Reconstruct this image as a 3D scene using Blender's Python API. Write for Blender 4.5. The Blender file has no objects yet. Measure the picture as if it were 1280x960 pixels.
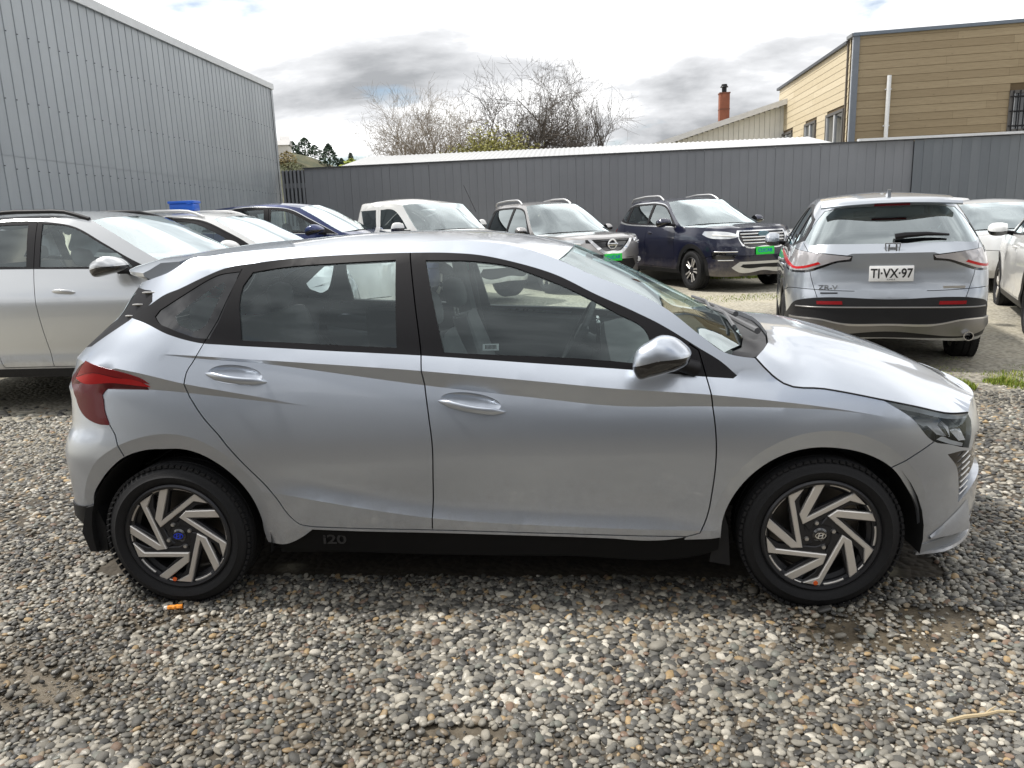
import bpy, bmesh, math, random
import numpy as np
from mathutils import Vector, Matrix
from mathutils.geometry import delaunay_2d_cdt
from mathutils.bvhtree import BVHTree

SC = bpy.context.scene
COL = SC.collection
R = math.radians

# ---------------------------------------------------------------- camera
cam_d = bpy.data.cameras.new('camera'); cam = bpy.data.objects.new('camera', cam_d); COL.objects.link(cam)
CAM = Vector((1.6686, -3.7035, 1.5420)); YAW, PITCH, ROLL = -0.09034, 0.21332, -0.03731
_f = Vector((math.sin(YAW)*math.cos(PITCH), math.cos(YAW)*math.cos(PITCH), -math.sin(PITCH)))
_r = Vector((math.cos(YAW), -math.sin(YAW), 0)); _u = _r.cross(_f)
_r2 = _r*math.cos(ROLL) + _u*math.sin(ROLL); _u2 = -_r*math.sin(ROLL) + _u*math.cos(ROLL)
cam.matrix_world = Matrix(((_r2.x, _u2.x, -_f.x, CAM.x), (_r2.y, _u2.y, -_f.y, CAM.y), (_r2.z, _u2.z, -_f.z, CAM.z), (0, 0, 0, 1)))
cam_d.sensor_width = 36; cam_d.lens = 36*960/1280; cam_d.clip_start = .05; cam_d.clip_end = 3000
SC.camera = cam

# ---------------------------------------------------------------- sky, sun, exposure
SUN_AZ, SUN_EL = R(-84), R(57)      # azimuth measured from +Y towards +X
SC.world = bpy.data.worlds.new('World'); SC.world.use_nodes = True
def build_world():
    nt = SC.world.node_tree; nt.nodes.clear(); N = nt.nodes.new; L = nt.links.new
    out = N('ShaderNodeOutputWorld'); bg = N('ShaderNodeBackground'); L(bg.outputs[0], out.inputs[0])
    sky = N('ShaderNodeTexSky'); sky.sky_type = 'NISHITA'; sky.sun_disc = False
    sky.sun_elevation = SUN_EL; sky.sun_rotation = SUN_AZ; sky.air_density = 1.0; sky.dust_density = .6
    tc = N('ShaderNodeTexCoord'); sep = N('ShaderNodeSeparateXYZ'); L(tc.outputs['Generated'], sep.inputs[0])
    def math_(op, a, b=None, c=None):
        m = N('ShaderNodeMath'); m.operation = op
        for i, v in enumerate((a, b, c)):
            if v is None: continue
            if isinstance(v, (int, float)): m.inputs[i].default_value = v
            else: L(v, m.inputs[i])
        return m.outputs[0]
    zz = math_('MAXIMUM', sep.outputs[2], 0.0); den = math_('ADD', zz, .22)
    cx = math_('DIVIDE', sep.outputs[0], den); cy = math_('DIVIDE', sep.outputs[1], den)
    comb = N('ShaderNodeCombineXYZ'); L(cx, comb.inputs[0]); L(cy, comb.inputs[1])
    def noise(scale, detail, rough, off, dist=0.0):
        mp = N('ShaderNodeMapping'); mp.inputs['Location'].default_value = off; L(comb.outputs[0], mp.inputs[0])
        n = N('ShaderNodeTexNoise'); n.inputs['Scale'].default_value = scale; n.inputs['Detail'].default_value = detail
        n.inputs['Roughness'].default_value = rough; n.inputs['Distortion'].default_value = dist; L(mp.outputs[0], n.inputs['Vector']); return n.outputs['Fac']
    def ramp(fac, stops):
        r = N('ShaderNodeValToRGB'); el = r.color_ramp.elements
        while len(el) < len(stops): el.new(.5)
        for e, (p, c) in zip(el, stops): e.position = p; e.color = (*c, 1)
        L(fac, r.inputs[0]); return r.outputs[0]
    shade = ramp(noise(.85, 9, .55, CLOUD_OFF, .25), CLOUD_SHADE)
    gap = ramp(noise(1.3, 7, .5, CLOUD_GAP_OFF), CLOUD_GAP)
    skys = N('ShaderNodeVectorMath'); skys.operation = 'SCALE'; L(sky.outputs[0], skys.inputs[0]); skys.inputs['Scale'].default_value = .10
    mix = N('ShaderNodeMix'); mix.data_type = 'RGBA'
    L(gap, mix.inputs['Factor']); L(skys.outputs[0], mix.inputs['A']); L(shade, mix.inputs['B'])
    lum = math_('MULTIPLY_ADD', zz, .15, .93)     # an overcast sky is brighter overhead
    sc_ = N('ShaderNodeVectorMath'); sc_.operation = 'SCALE'; L(mix.outputs['Result'], sc_.inputs[0]); L(lum, sc_.inputs['Scale'])
    L(sc_.outputs[0], bg.inputs[0]); bg.inputs[1].default_value = 1.0
CLOUD_SHADE = [(.36, (1.55, 1.55, 1.55)), (.47, (1.22, 1.225, 1.23)), (.54, (.74, .75, .77)), (.64, (.37, .382, .40))]
CLOUD_OFF = (7.9, 16.02, 0)
CLOUD_GAP_OFF = (8.89, 18.71, 0)
CLOUD_GAP = [(.31, (0, 0, 0)), (.38, (1, 1, 1))]
build_world()
sun_d = bpy.data.lights.new('sun', 'SUN'); sun = bpy.data.objects.new('sun', sun_d); COL.objects.link(sun)
sun_d.energy = 3.2; sun_d.angle = R(4); sun_d.color = (1, .96, .90)
_sd = Vector((math.sin(SUN_AZ)*math.cos(SUN_EL), math.cos(SUN_AZ)*math.cos(SUN_EL), math.sin(SUN_EL)))
sun.rotation_euler = _sd.to_track_quat('Z', 'Y').to_euler()
SC.view_settings.view_transform = 'Standard'; SC.view_settings.look = 'None'
SC.view_settings.exposure = 0.38; SC.view_settings.gamma = 1.0; SC.view_settings.use_curve_mapping = False
SC.cycles.max_bounces = 10; SC.cycles.transparent_max_bounces = 16; SC.cycles.use_denoising = True
# ---------------------------------------------------------------- materials
MATS = {}
class NT:
    def __init__(s, name):
        s.m = bpy.data.materials.new(name); s.m.use_nodes = True; s.t = s.m.node_tree; s.t.nodes.clear()
        s.out = s.n('ShaderNodeOutputMaterial')
    def n(s, typ, **kw):
        nd = s.t.nodes.new(typ)
        for k, v in kw.items(): setattr(nd, k, v)
        return nd
    def l(s, a, b): s.t.links.new(a, b)
    def set(s, nd, **kw):
        for k, v in kw.items():
            k = k.replace('_', ' ')
            if hasattr(v, 'is_linked') or hasattr(v, 'node'): s.l(v, nd.inputs[k])
            else: nd.inputs[k].default_value = v
        return nd
    def coord(s, kind='Object', scale=None):
        tc = s.n('ShaderNodeTexCoord')
        if scale is None: return tc.outputs[kind]
        mp = s.n('ShaderNodeMapping'); mp.inputs['Scale'].default_value = scale if hasattr(scale, '__len__') else (scale,)*3
        s.l(tc.outputs[kind], mp.inputs[0]); return mp.outputs[0]
    def noise(s, vec, scale, detail=4, rough=.5, dist=0):
        nd = s.n('ShaderNodeTexNoise'); s.l(vec, nd.inputs['Vector'])
        nd.inputs['Scale'].default_value = scale; nd.inputs['Detail'].default_value = detail
        nd.inputs['Roughness'].default_value = rough; nd.inputs['Distortion'].default_value = dist
        return nd.outputs['Fac']
    def ramp(s, fac, stops, interp='LINEAR'):
        r = s.n('ShaderNodeValToRGB'); r.color_ramp.interpolation = interp; el = r.color_ramp.elements
        while len(el) < len(stops): el.new(.5)
        for e, (p, c) in zip(el, stops):
            e.position = p; e.color = (*c, 1) if hasattr(c, '__len__') else (c, c, c, 1)
        s.l(fac, r.inputs[0]); return r.outputs[0]
    def mix(s, f, a, b, blend='MIX'):
        m = s.n('ShaderNodeMix', data_type='RGBA', blend_type=blend)
        for k, v in (('Factor', f), ('A', a), ('B', b)):
            if hasattr(v, 'node'): s.l(v, m.inputs[k])
            else: m.inputs[k].default_value = (v if k == 'Factor' else ((*v, 1) if len(v) == 3 else v))
        return m.outputs['Result']
    def bump(s, h, strength=.3, dist=.01, normal=None):
        b = s.n('ShaderNodeBump'); s.l(h, b.inputs['Height']); b.inputs['Strength'].default_value = strength
        b.inputs['Distance'].default_value = dist
        if normal is not None: s.l(normal, b.inputs['Normal'])
        return b.outputs[0]
    def bsdf(s, **kw):
        p = s.n('ShaderNodeBsdfPrincipled'); s.set(p, **kw); s.l(p.outputs[0], s.out.inputs[0]); return p

def c4(c): return (*c, 1)
def mat_paint(name, col, metallic=.0, rough=.45, coat=1.0, dirt=.12, flake=0.0):
    if name in MATS: return MATS[name]
    t = NT(name); v = t.coord('Object')
    n = t.noise(v, 2.2, 6, .6)
    base = t.mix(t.ramp(n, [(.35, 0), (.75, dirt)]), col, tuple(x*.75+.05 for x in col))
    p = t.bsdf(Base_Color=base, Metallic=metallic, Roughness=rough, Coat_Weight=coat, Coat_Roughness=.035)
    sp_ = t.n('ShaderNodeSeparateXYZ'); t.l(v, sp_.inputs[0]); nd = t.noise(v, 7, 7, .72)
    ad = t.n('ShaderNodeMath', operation='MULTIPLY_ADD'); t.l(nd, ad.inputs[0]); ad.inputs[1].default_value = -.55; t.l(sp_.outputs[2], ad.inputs[2])
    low = t.ramp(ad.outputs[0], [(-.0, .55), (.10, .28), (.26, 0)]); base = t.mix(low, base, (.17, .145, .115)); t.l(base, p.inputs['Base Color'])
    mm = t.n('ShaderNodeMath', operation='MULTIPLY_ADD'); t.l(low, mm.inputs[0]); mm.inputs[1].default_value = -metallic; mm.inputs[2].default_value = metallic; t.l(mm.outputs[0], p.inputs['Metallic'])
    if flake > 0:
        vo = t.n('ShaderNodeTexVoronoi'); t.l(v, vo.inputs['Vector']); vo.inputs['Scale'].default_value = 900
        t.l(t.mix(t.ramp(vo.outputs['Distance'], [(0, 1), (.6, 0)]), base, tuple(min(1, x*(1+flake)) for x in col)), p.inputs['Base Color'])
    cr = t.ramp(t.noise(v, 9, 5, .65), [(.4, .02), (.8, .12)]); t.l(cr, p.inputs['Coat Roughness'])
    MATS[name] = t.m; return t.m
def mat_simple(name, col, rough=.5, metallic=0.0, spec=.5, var=.15, scale=6, bump=0.0, bscale=80, coat=0.0):
    if name in MATS: return MATS[name]
    t = NT(name); v = t.coord('Object')
    n = t.noise(v, scale, 5, .6)
    base = t.mix(n, tuple(x*(1-var) for x in col), tuple(min(1, x*(1+var)) for x in col))
    p = t.bsdf(Base_Color=base, Roughness=rough, Metallic=metallic, Specular_IOR_Level=spec, Coat_Weight=coat)
    if bump > 0: t.l(t.bump(t.noise(v, bscale, 3, .6), bump, .004), p.inputs['Normal'])
    MATS[name] = t.m; return t.m
def mat_glass(name, tint=(.80, .87, .86), refl=1.0, rough=.0, ior=1.52, top=1.0):
    if name in MATS: return MATS[name]
    t = NT(name)
    tr = t.n('ShaderNodeBsdfTransparent'); tr.inputs[0].default_value = c4(tint)
    gl = t.n('ShaderNodeBsdfGlossy'); gl.inputs['Roughness'].default_value = rough; gl.inputs[0].default_value = (.90, .99, 1, 1)
    fr = t.n('ShaderNodeFresnel'); fr.inputs[0].default_value = ior
    m2 = t.n('ShaderNodeMath', operation='MULTIPLY'); t.l(fr.outputs[0], m2.inputs[0]); m2.inputs[1].default_value = 2.3*refl; m2.use_clamp = True
    m3 = t.n('ShaderNodeMath', operation='MINIMUM'); t.l(m2.outputs[0], m3.inputs[0]); m3.inputs[1].default_value = top
    mx = t.n('ShaderNodeMixShader'); t.l(m3.outputs[0], mx.inputs[0]); t.l(tr.outputs[0], mx.inputs[1]); t.l(gl.outputs[0], mx.inputs[2])
    t.l(mx.outputs[0], t.out.inputs[0]); MATS[name] = t.m; return t.m
def mat_lens(name, tint):
    """coloured lamp plastic"""
    if name in MATS: return MATS[name]
    t = NT(name)
    d = t.bsdf(Base_Color=c4(tint), Roughness=.22, Coat_Weight=.15, Coat_Roughness=.03, Specular_IOR_Level=.25)
    MATS[name] = t.m; return t.m

def M(n):
    return MATS[n]
mat_simple('tyre', (.011, .011, .012), .72, spec=.3, bump=.35, bscale=120)
mat_simple('black_plastic', (.014, .014, .015), .5, spec=.25, bump=.15, bscale=400)
mat_simple('satin_black', (.012, .0115, .013), .42, spec=.22, bump=.05)
mat_simple('gloss_black', (.008, .008, .009), .08, coat=1.0)
mat_simple('deep_black', (.006, .006, .006), .9)
mat_simple('chrome', (.80, .80, .80), .12, metallic=1.0, var=.03)
mat_simple('bright_metal', (.62, .61, .59), .32, metallic=.9, var=.05)
mat_simple('machined_alloy', (.74, .71, .67), .38, metallic=.7, var=.05)
mat_simple('dark_alloy', (.03, .03, .033), .35, metallic=.4)
mat_simple('seat_cloth', (.15, .155, .16), .85, bump=.2, bscale=300)
mat_simple('grey_trim', (.16, .165, .17), .6)
mat_simple('dash_plastic', (.035, .036, .038), .6, bump=.1, bscale=300)
mat_simple('headliner', (.42, .42, .40), .9)
mat_simple('brake_disc', (.22, .20, .18), .45, metallic=.8)
mat_glass('window_glass', (.88, .96, .95), 1.0)
mat_glass('screen_glass', (.82, .90, .88), 1.9)
mat_glass('dark_glass', (.16, .18, .18), 1.0)
mat_glass('lamp_glass', (.98, .99, 1.0), .35)
mat_simple('frit_black', (.012, .012, .013), .06, coat=1.0)
mat_lens('red_lens', (.50, .012, .016))
mat_lens('dark_red_lens', (.085, .005, .008))
mat_lens('amber_lens', (.55, .16, .02))
mat_simple('lamp_silver', (.80, .81, .83), .25, metallic=.35, var=.08, scale=20)
mat_simple('white_plate', (.75, .75, .74), .4)
mat_simple('green_plate', (.012, .62, .055), .45)
mat_simple('orange_mark', (.75, .12, .02), .5)
mat_simple('blue_film', (.02, .05, .55), .35)
mat_simple('sticker_green', (.10, .55, .30), .5)
mat_simple('ink', (.01, .01, .012), .5)

# ---------------------------------------------------------------- mesh helpers
def link(o, parent=None):
    COL.objects.link(o)
    if parent is not None: o.parent = parent
    return o
def mesh_obj(name, verts, faces, mat=None, parent=None, smooth=None, mats=None, fmat=None, sharp=None):
    me = bpy.data.meshes.new(name); me.from_pydata([tuple(v) for v in verts], [], [tuple(f) for f in faces])
    for m in (mats or ([mat] if mat else [])): me.materials.append(m)
    if fmat is not None: me.polygons.foreach_set('material_index', np.asarray(fmat, dtype=np.int32))
    if smooth is not None:
        me.polygons.foreach_set('use_smooth', np.ones(len(me.polygons), bool))
        me.set_sharp_from_angle(angle=R(smooth))
        if sharp:
            want = {(min(a, b), max(a, b)) for a, b in sharp}
            for e in me.edges:
                a, b = e.vertices
                if (min(a, b), max(a, b)) in want: e.use_edge_sharp = True
    me.update()
    return link(bpy.data.objects.new(name, me), parent)
def tag(o, label=None, cat=None, group=None, kind=None):
    for k, v in (('label', label), ('category', cat), ('group', group), ('kind', kind)):
        if v: o[k] = v
    return o
def empty(name, loc=(0, 0, 0), rz=0.0, label=None, cat=None, group=None):
    o = bpy.data.objects.new(name, None); o.location = loc; o.rotation_euler = (0, 0, rz); o.empty_display_size = .2
    link(o); return tag(o, label, cat, group)
def copy_tree(o, parent=None):
    c = o.copy(); COL.objects.link(c); c.parent = parent
    for ch in list(o.children): copy_tree(ch, c)
    return c

class MB:
    """collects shapes into one mesh"""
    def __init__(s): s.v = []; s.f = []; s.fm = []
    def add(s, v, f, m=0):
        n = len(s.v); s.v += [tuple(map(float, q)) for q in v]; s.f += [tuple(i+n for i in q) for q in f]; s.fm += [m]*len(f); return s
    def box(s, c, d, rot=None, m=0, bev=0.0):
        x, y, z = [q/2 for q in d]
        if bev <= 0:
            v = [(a*x, b*y, e*z) for a in (-1, 1) for b in (-1, 1) for e in (-1, 1)]
            f = [(0, 1, 3, 2), (4, 6, 7, 5), (0, 4, 5, 1), (2, 3, 7, 6), (0, 2, 6, 4), (1, 5, 7, 3)]
        else:
            bm = bmesh.new(); bmesh.ops.create_cube(bm, size=1)
            bmesh.ops.scale(bm, vec=d, verts=bm.verts)
            bmesh.ops.bevel(bm, geom=list(bm.edges), offset=bev, segments=2, affect='EDGES', profile=.5)
            v = [q.co.copy() for q in bm.verts]; bm.verts.index_update(); f = [[q.index for q in fc.verts] for fc in bm.faces]; bm.free()
        mt = rot if rot is not None else Matrix.Identity(3)
        return s.add([mt @ Vector(q) + Vector(c) for q in v], f, m)
    def tube(s, pts, r, n=8, m=0, cap=True):
        pts = [Vector(q) for q in pts]; rr = r if hasattr(r, '__len__') else [r]*len(pts); v = []; f = []
        up = Vector((0, 0, 1))
        for i, p in enumerate(pts):
            d = (pts[min(i+1, len(pts)-1)] - pts[max(i-1, 0)]).normalized()
            a = d.cross(up if abs(d.dot(up)) < .95 else Vector((1, 0, 0))).normalized(); b = a.cross(d)
            for k in range(n):
                t = 2*math.pi*k/n; v.append(p + (a*math.cos(t) + b*math.sin(t))*rr[i])
        for i in range(len(pts)-1):
            for k in range(n):
                k2 = (k+1) % n; f.append((i*n+k, i*n+k2, (i+1)*n+k2, (i+1)*n+k))
        if cap:
            f.append(tuple(range(n))[::-1]); f.append(tuple((len(pts)-1)*n+k for k in range(n)))
        return s.add(v, f, m)
    def lathe(s, prof, n=48, m=0, axis='y', c=(0, 0, 0)):
        """prof: (radius, along); closed strip revolved about the axis"""
        v = []; f = []; k = len(prof)
        for i in range(n):
            t = 2*math.pi*i/n; co, si = math.cos(t), math.sin(t)
            for r_, a in prof:
                q = (r_*co, a, r_*si) if axis == 'y' else ((r_*co, r_*si, a) if axis == 'z' else (a, r_*co, r_*si))
                v.append((q[0]+c[0], q[1]+c[1], q[2]+c[2]))
        for i in range(n):
            j = (i+1) % n
            for q in range(k-1): f.append((i*k+q, i*k+q+1, j*k+q+1, j*k+q))
        return s.add(v, f, m)
    def prism(s, poly, y0, y1, m=0):
        """poly in (x,z), extruded along y from y0 (front) to y1"""
        n = len(poly); v = [(x, y0, z) for x, z in poly] + [(x, y1, z) for x, z in poly]
        f = [tuple(range(n)), tuple(range(2*n-1, n-1, -1))] + [((i+1) % n, i, i+n, (i+1) % n+n) for i in range(n)]
        return s.add(v, f, m)
    def grid(s, P, m=0, flip=False):
        """P: array (a,b,3)"""
        a, b = P.shape[:2]; f = []
        for i in range(a-1):
            for j in range(b-1):
                q = (i*b+j, (i+1)*b+j, (i+1)*b+j+1, i*b+j+1); f.append(q[::-1] if flip else q)
        return s.add(P.reshape(-1, 3), f, m)
    def build(s, name, mat, parent=None, smooth=None):
        ms = mat if isinstance(mat, (list, tuple)) else [mat]
        return mesh_obj(name, s.v, s.f, None, parent, smooth, mats=ms, fmat=s.fm)

def solid_shape(name, loops, mat, parent=None, smooth=40):
    """skin a stack of closed rings (each (n,3)), capped at both ends"""
    A = np.array(loops, float); a, n = A.shape[:2]; f = []
    for i in range(a-1):
        for j in range(n):
            k = (j+1) % n; f.append((i*n+j, i*n+k, (i+1)*n+k, (i+1)*n+j))
    f.append(tuple(range(n))[::-1]); f.append(tuple((a-1)*n+j for j in range(n)))
    return mesh_obj(name, A.reshape(-1, 3), f, mat, parent, smooth)

def text_obj(name, body, size, mat, parent, loc, rot, extrude=.001, bold=0.0, sx=1.0):
    cu = bpy.data.curves.new(name, 'FONT'); cu.body = body; cu.size = size; cu.extrude = extrude; cu.align_x = 'CENTER'; cu.align_y = 'CENTER'
    cu.offset = bold
    tmp = bpy.data.objects.new(name, cu); COL.objects.link(tmp)
    dg = bpy.context.evaluated_depsgraph_get(); me = bpy.data.meshes.new_from_object(tmp.evaluated_get(dg))
    bpy.data.objects.remove(tmp); bpy.data.curves.remove(cu)
    me.materials.clear(); me.materials.append(mat); me.name = name
    for v in me.vertices: v.co.x *= sx
    o = link(bpy.data.objects.new(name, me), parent); o.location = loc; o.rotation_euler = rot
    return o

# ---------------------------------------------------------------- car body surface
def bspline(ctrl, n=1600):
    c = np.array(ctrl, float)
    a = c[1] * [1, -1]; a[0] = c[1][0]; b = c[-2] * [1, -1]; b[0] = c[-2][0]
    c = np.vstack([a, c, b])
    m = len(c) - 3
    t = np.linspace(0, m - 1e-9, n); i = t.astype(int); u = (t - i)[:, None]
    return ((1-u)**3*c[i] + (3*u**3-6*u**2+4)*c[i+1] + (-3*u**3+3*u**2+3*u+1)*c[i+2] + u**3*c[i+3]) / 6

def sm(a, b, x):
    t = np.clip((x - a) / (b - a), 0, 1); return t*t*(3-2*t)

class Surf:
    """Flank of a car from the middle of its tail round to the middle of its nose.
    s runs along the plan outline (s = x on the straight of the side), z is height."""
    def __init__(self, plan, knots, iref, rear, front, lr, lf, extra=None):
        q = bspline(plan)
        q[:, 1] = np.maximum(q[:, 1], 0)
        self.W = q[:, 1].max()
        L = np.r_[0, np.cumsum(np.hypot(*np.diff(q, axis=0).T))]
        i0 = int(np.argmin(abs(q[:, 0] - (q[:, 0].max()+q[:, 0].min())/2)))
        self.s = L - L[i0] + q[i0, 0]; self.q = q
        self.knots, self.iref, self.rear, self.front = knots, iref, rear, front
        self.lr, self.lf = lr, lf; self.extra = extra
        self.x0, self.x1 = q[:, 0].min(), q[:, 0].max()
    def d(self, x, z):
        ks = [(np.interp(x, *k[0]) if not np.isscalar(k[0]) else np.full_like(x, k[0]),
               np.interp(x, *k[1]) if not np.isscalar(k[1]) else np.full_like(x, k[1]),
               np.interp(x, *k[2]) if not np.isscalar(k[2]) else np.full_like(x, k[2])) for k in self.knots]
        def integ(z):
            tot = np.zeros_like(x)
            z0, mb, _ = ks[0]
            tot += np.minimum(z - z0, 0) * mb
            for (za, _, ma), (zb, mb, _) in zip(ks[:-1], ks[1:]):
                Lz = np.maximum(zb - za, 1e-6); t = np.clip(z - za, 0, Lz)
                tot += ma*t + (mb-ma)*t*t/(2*Lz)
            z1, _, ma = ks[-1]
            tot += np.maximum(z - z1, 0) * ma
            return tot
        return integ(z) - integ(ks[self.iref][0])
    def P(self, s, z):
        s = np.atleast_1d(np.asarray(s, float)); z = np.atleast_1d(np.asarray(z, float))
        bx = np.interp(s, self.s, self.q[:, 0]); by = np.interp(s, self.s, self.q[:, 1])
        dd = self.d(bx, z)
        if self.extra is not None: dd = dd + self.extra(bx, z)
        sr = np.interp(z, *self.rear); sf = np.interp(z, *self.front)
        gr = 1 - sm(0, self.lr, bx - self.x0); gf = 1 - sm(0, self.lf, self.x1 - bx)
        x = bx + sr*gr - sf*gf
        y = -(by / self.W) * (self.W + dd)
        return np.stack([x, y, z], -1)
    def s_of_x(self, x, z):
        x = np.atleast_1d(np.asarray(x, float)); z = np.atleast_1d(np.asarray(z, float))
        lo = np.full_like(x, self.s[0]); hi = np.full_like(x, self.s[-1])
        for _ in range(40):
            m = (lo+hi)/2; big = self.P(m, z)[:, 0] > x
            hi = np.where(big, m, hi); lo = np.where(big, lo, m)
        return (lo+hi)/2
    def s_of_y(self, y, z, front):
        y = np.atleast_1d(np.asarray(y, float)); z = np.atleast_1d(np.asarray(z, float))
        mid = (self.s[0]+self.s[-1])/2
        lo = np.full_like(y, self.s[0]); hi = np.full_like(y, mid)
        if front: lo, hi = hi*0+self.s[-1], hi
        for _ in range(40):
            m = (lo+hi)/2; big = -self.P(m, z)[:, 1] > y
            hi = np.where(big, m, hi); lo = np.where(big, lo, m)
        return (lo+hi)/2
# ---------------------------------------------------------------- panels cut from a surface
def smooth_line(pts, h=.02, closed=False, corner=38):
    P = np.array(pts, float); n = len(P); out = []
    def tang(i):
        a = P[(i-1) % n] if (closed or i > 0) else P[i]; b = P[(i+1) % n] if (closed or i < n-1) else P[i]
        u, v = P[i]-a, b-P[i]; lu, lv = np.linalg.norm(u), np.linalg.norm(v)
        if lu < 1e-9: return v/lv, v/lv
        if lv < 1e-9: return u/lu, u/lu
        u, v = u/lu, v/lv
        if np.degrees(np.arccos(np.clip(u@v, -1, 1))) > corner: return u, v
        t = u*lv + v*lu; t /= np.linalg.norm(t); return t, t
    T = [tang(i) for i in range(n)]
    for i in range(n if closed else n-1):
        a, b = P[i], P[(i+1) % n]; L = np.linalg.norm(b-a); k = max(1, int(math.ceil(L/h)))
        ta, tb = T[i][1]*L, T[(i+1) % n][0]*L
        for j in range(k):
            t = j/k
            out.append(a*(2*t**3-3*t*t+1) + ta*(t**3-2*t*t+t) + b*(-2*t**3+3*t*t) + tb*(t**3-t*t))
    if not closed: out.append(P[-1])
    return np.array(out)
def buffer_line(L, w):
    L = np.asarray(L, float); d = np.gradient(L, axis=0); d /= np.linalg.norm(d, axis=1)[:, None] + 1e-12
    nrm = np.stack([-d[:, 1], d[:, 0]], 1); return np.vstack([L + nrm*w, (L - nrm*w)[::-1]])
def in_poly(P, poly):
    x, y = P[:, 0], P[:, 1]; c = np.zeros(len(P), bool); q = np.asarray(poly); j = len(q)-1
    for i in range(len(q)):
        xi, yi = q[i]; xj, yj = q[j]
        m = ((yi > y) != (yj > y)) & (x < (xj-xi)*(y-yi)/((yj-yi) if yj != yi else 1e-12) + xi); c ^= m; j = i
    return c
def cdt(loops, lines, h, bbox=None, mark=None):
    V = []; E = []
    for L in loops:
        n = len(V); k = len(L); V += [tuple(q) for q in L]; E += [(n+i, n+(i+1) % k) for i in range(k)]
    for L in lines:
        n = len(V); V += [tuple(q) for q in L]; E += [(n+i, n+i+1) for i in range(len(L)-1)]
    A = np.array(V); lo, hi = (A.min(0), A.max(0)) if bbox is None else bbox
    gx = np.arange(lo[0]+h*.5, hi[0], h); gy = np.arange(lo[1]+h*.5, hi[1], h*.87)
    G = np.array([(x + (h/2 if j % 2 else 0), y) for j, y in enumerate(gy) for x in gx])
    cell = {}
    for q in V: cell.setdefault((int(math.floor(q[0]/h)), int(math.floor(q[1]/h))), []).append(q)
    keep = []
    for g in G:
        cx, cy = int(math.floor(g[0]/h)), int(math.floor(g[1]/h)); ok = True
        for a in (-1, 0, 1):
            for b in (-1, 0, 1):
                for q in cell.get((cx+a, cy+b), ()):
                    if (q[0]-g[0])**2 + (q[1]-g[1])**2 < (.5*h)**2: ok = False; break
                if not ok: break
            if not ok: break
        if ok: keep.append(g)
    allv = [Vector(q) for q in V] + [Vector(q) for q in keep]
    r = delaunay_2d_cdt(allv, E, [], 0, 1e-5)
    if mark is not None:
        lo_e = sum(len(L) for L in loops); mk = set()
        for e, og in zip(r[1], r[4]):
            if any(lo_e <= i < len(E) and i >= lo_e for i in og): mk.add((min(e), max(e)))
        mark.update(mk)
    return np.array([tuple(v) for v in r[0]]), np.array([tuple(f) for f in r[2]], int)

def components(fs, P, amin=4e-4):
    """connected pieces of a set of triangles, slivers dropped"""
    par = {}
    def find(a):
        while par.setdefault(a, a) != a: par[a] = par[par[a]]; a = par[a]
        return a
    for a, b, c in fs.tolist():
        ra = find(a); par[find(b)] = ra; par[find(c)] = ra
    grp = {}
    for i, t in enumerate(fs.tolist()): grp.setdefault(find(t[0]), []).append(i)
    out = []
    for ids in grp.values():
        q = fs[ids]; a = P[q]
        if np.linalg.norm(np.cross(a[:, 1]-a[:, 0], a[:, 2]-a[:, 0]), axis=1).sum()/2 > amin: out.append(q)
    return out
def surf_normal(S, s, z):
    e = 2e-3; a = S.P(s+e, z)-S.P(s-e, z); b = S.P(s, z+e)-S.P(s, z-e); n = np.cross(a, b)
    return n/(np.linalg.norm(n, axis=1)[:, None]+1e-12)

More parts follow.
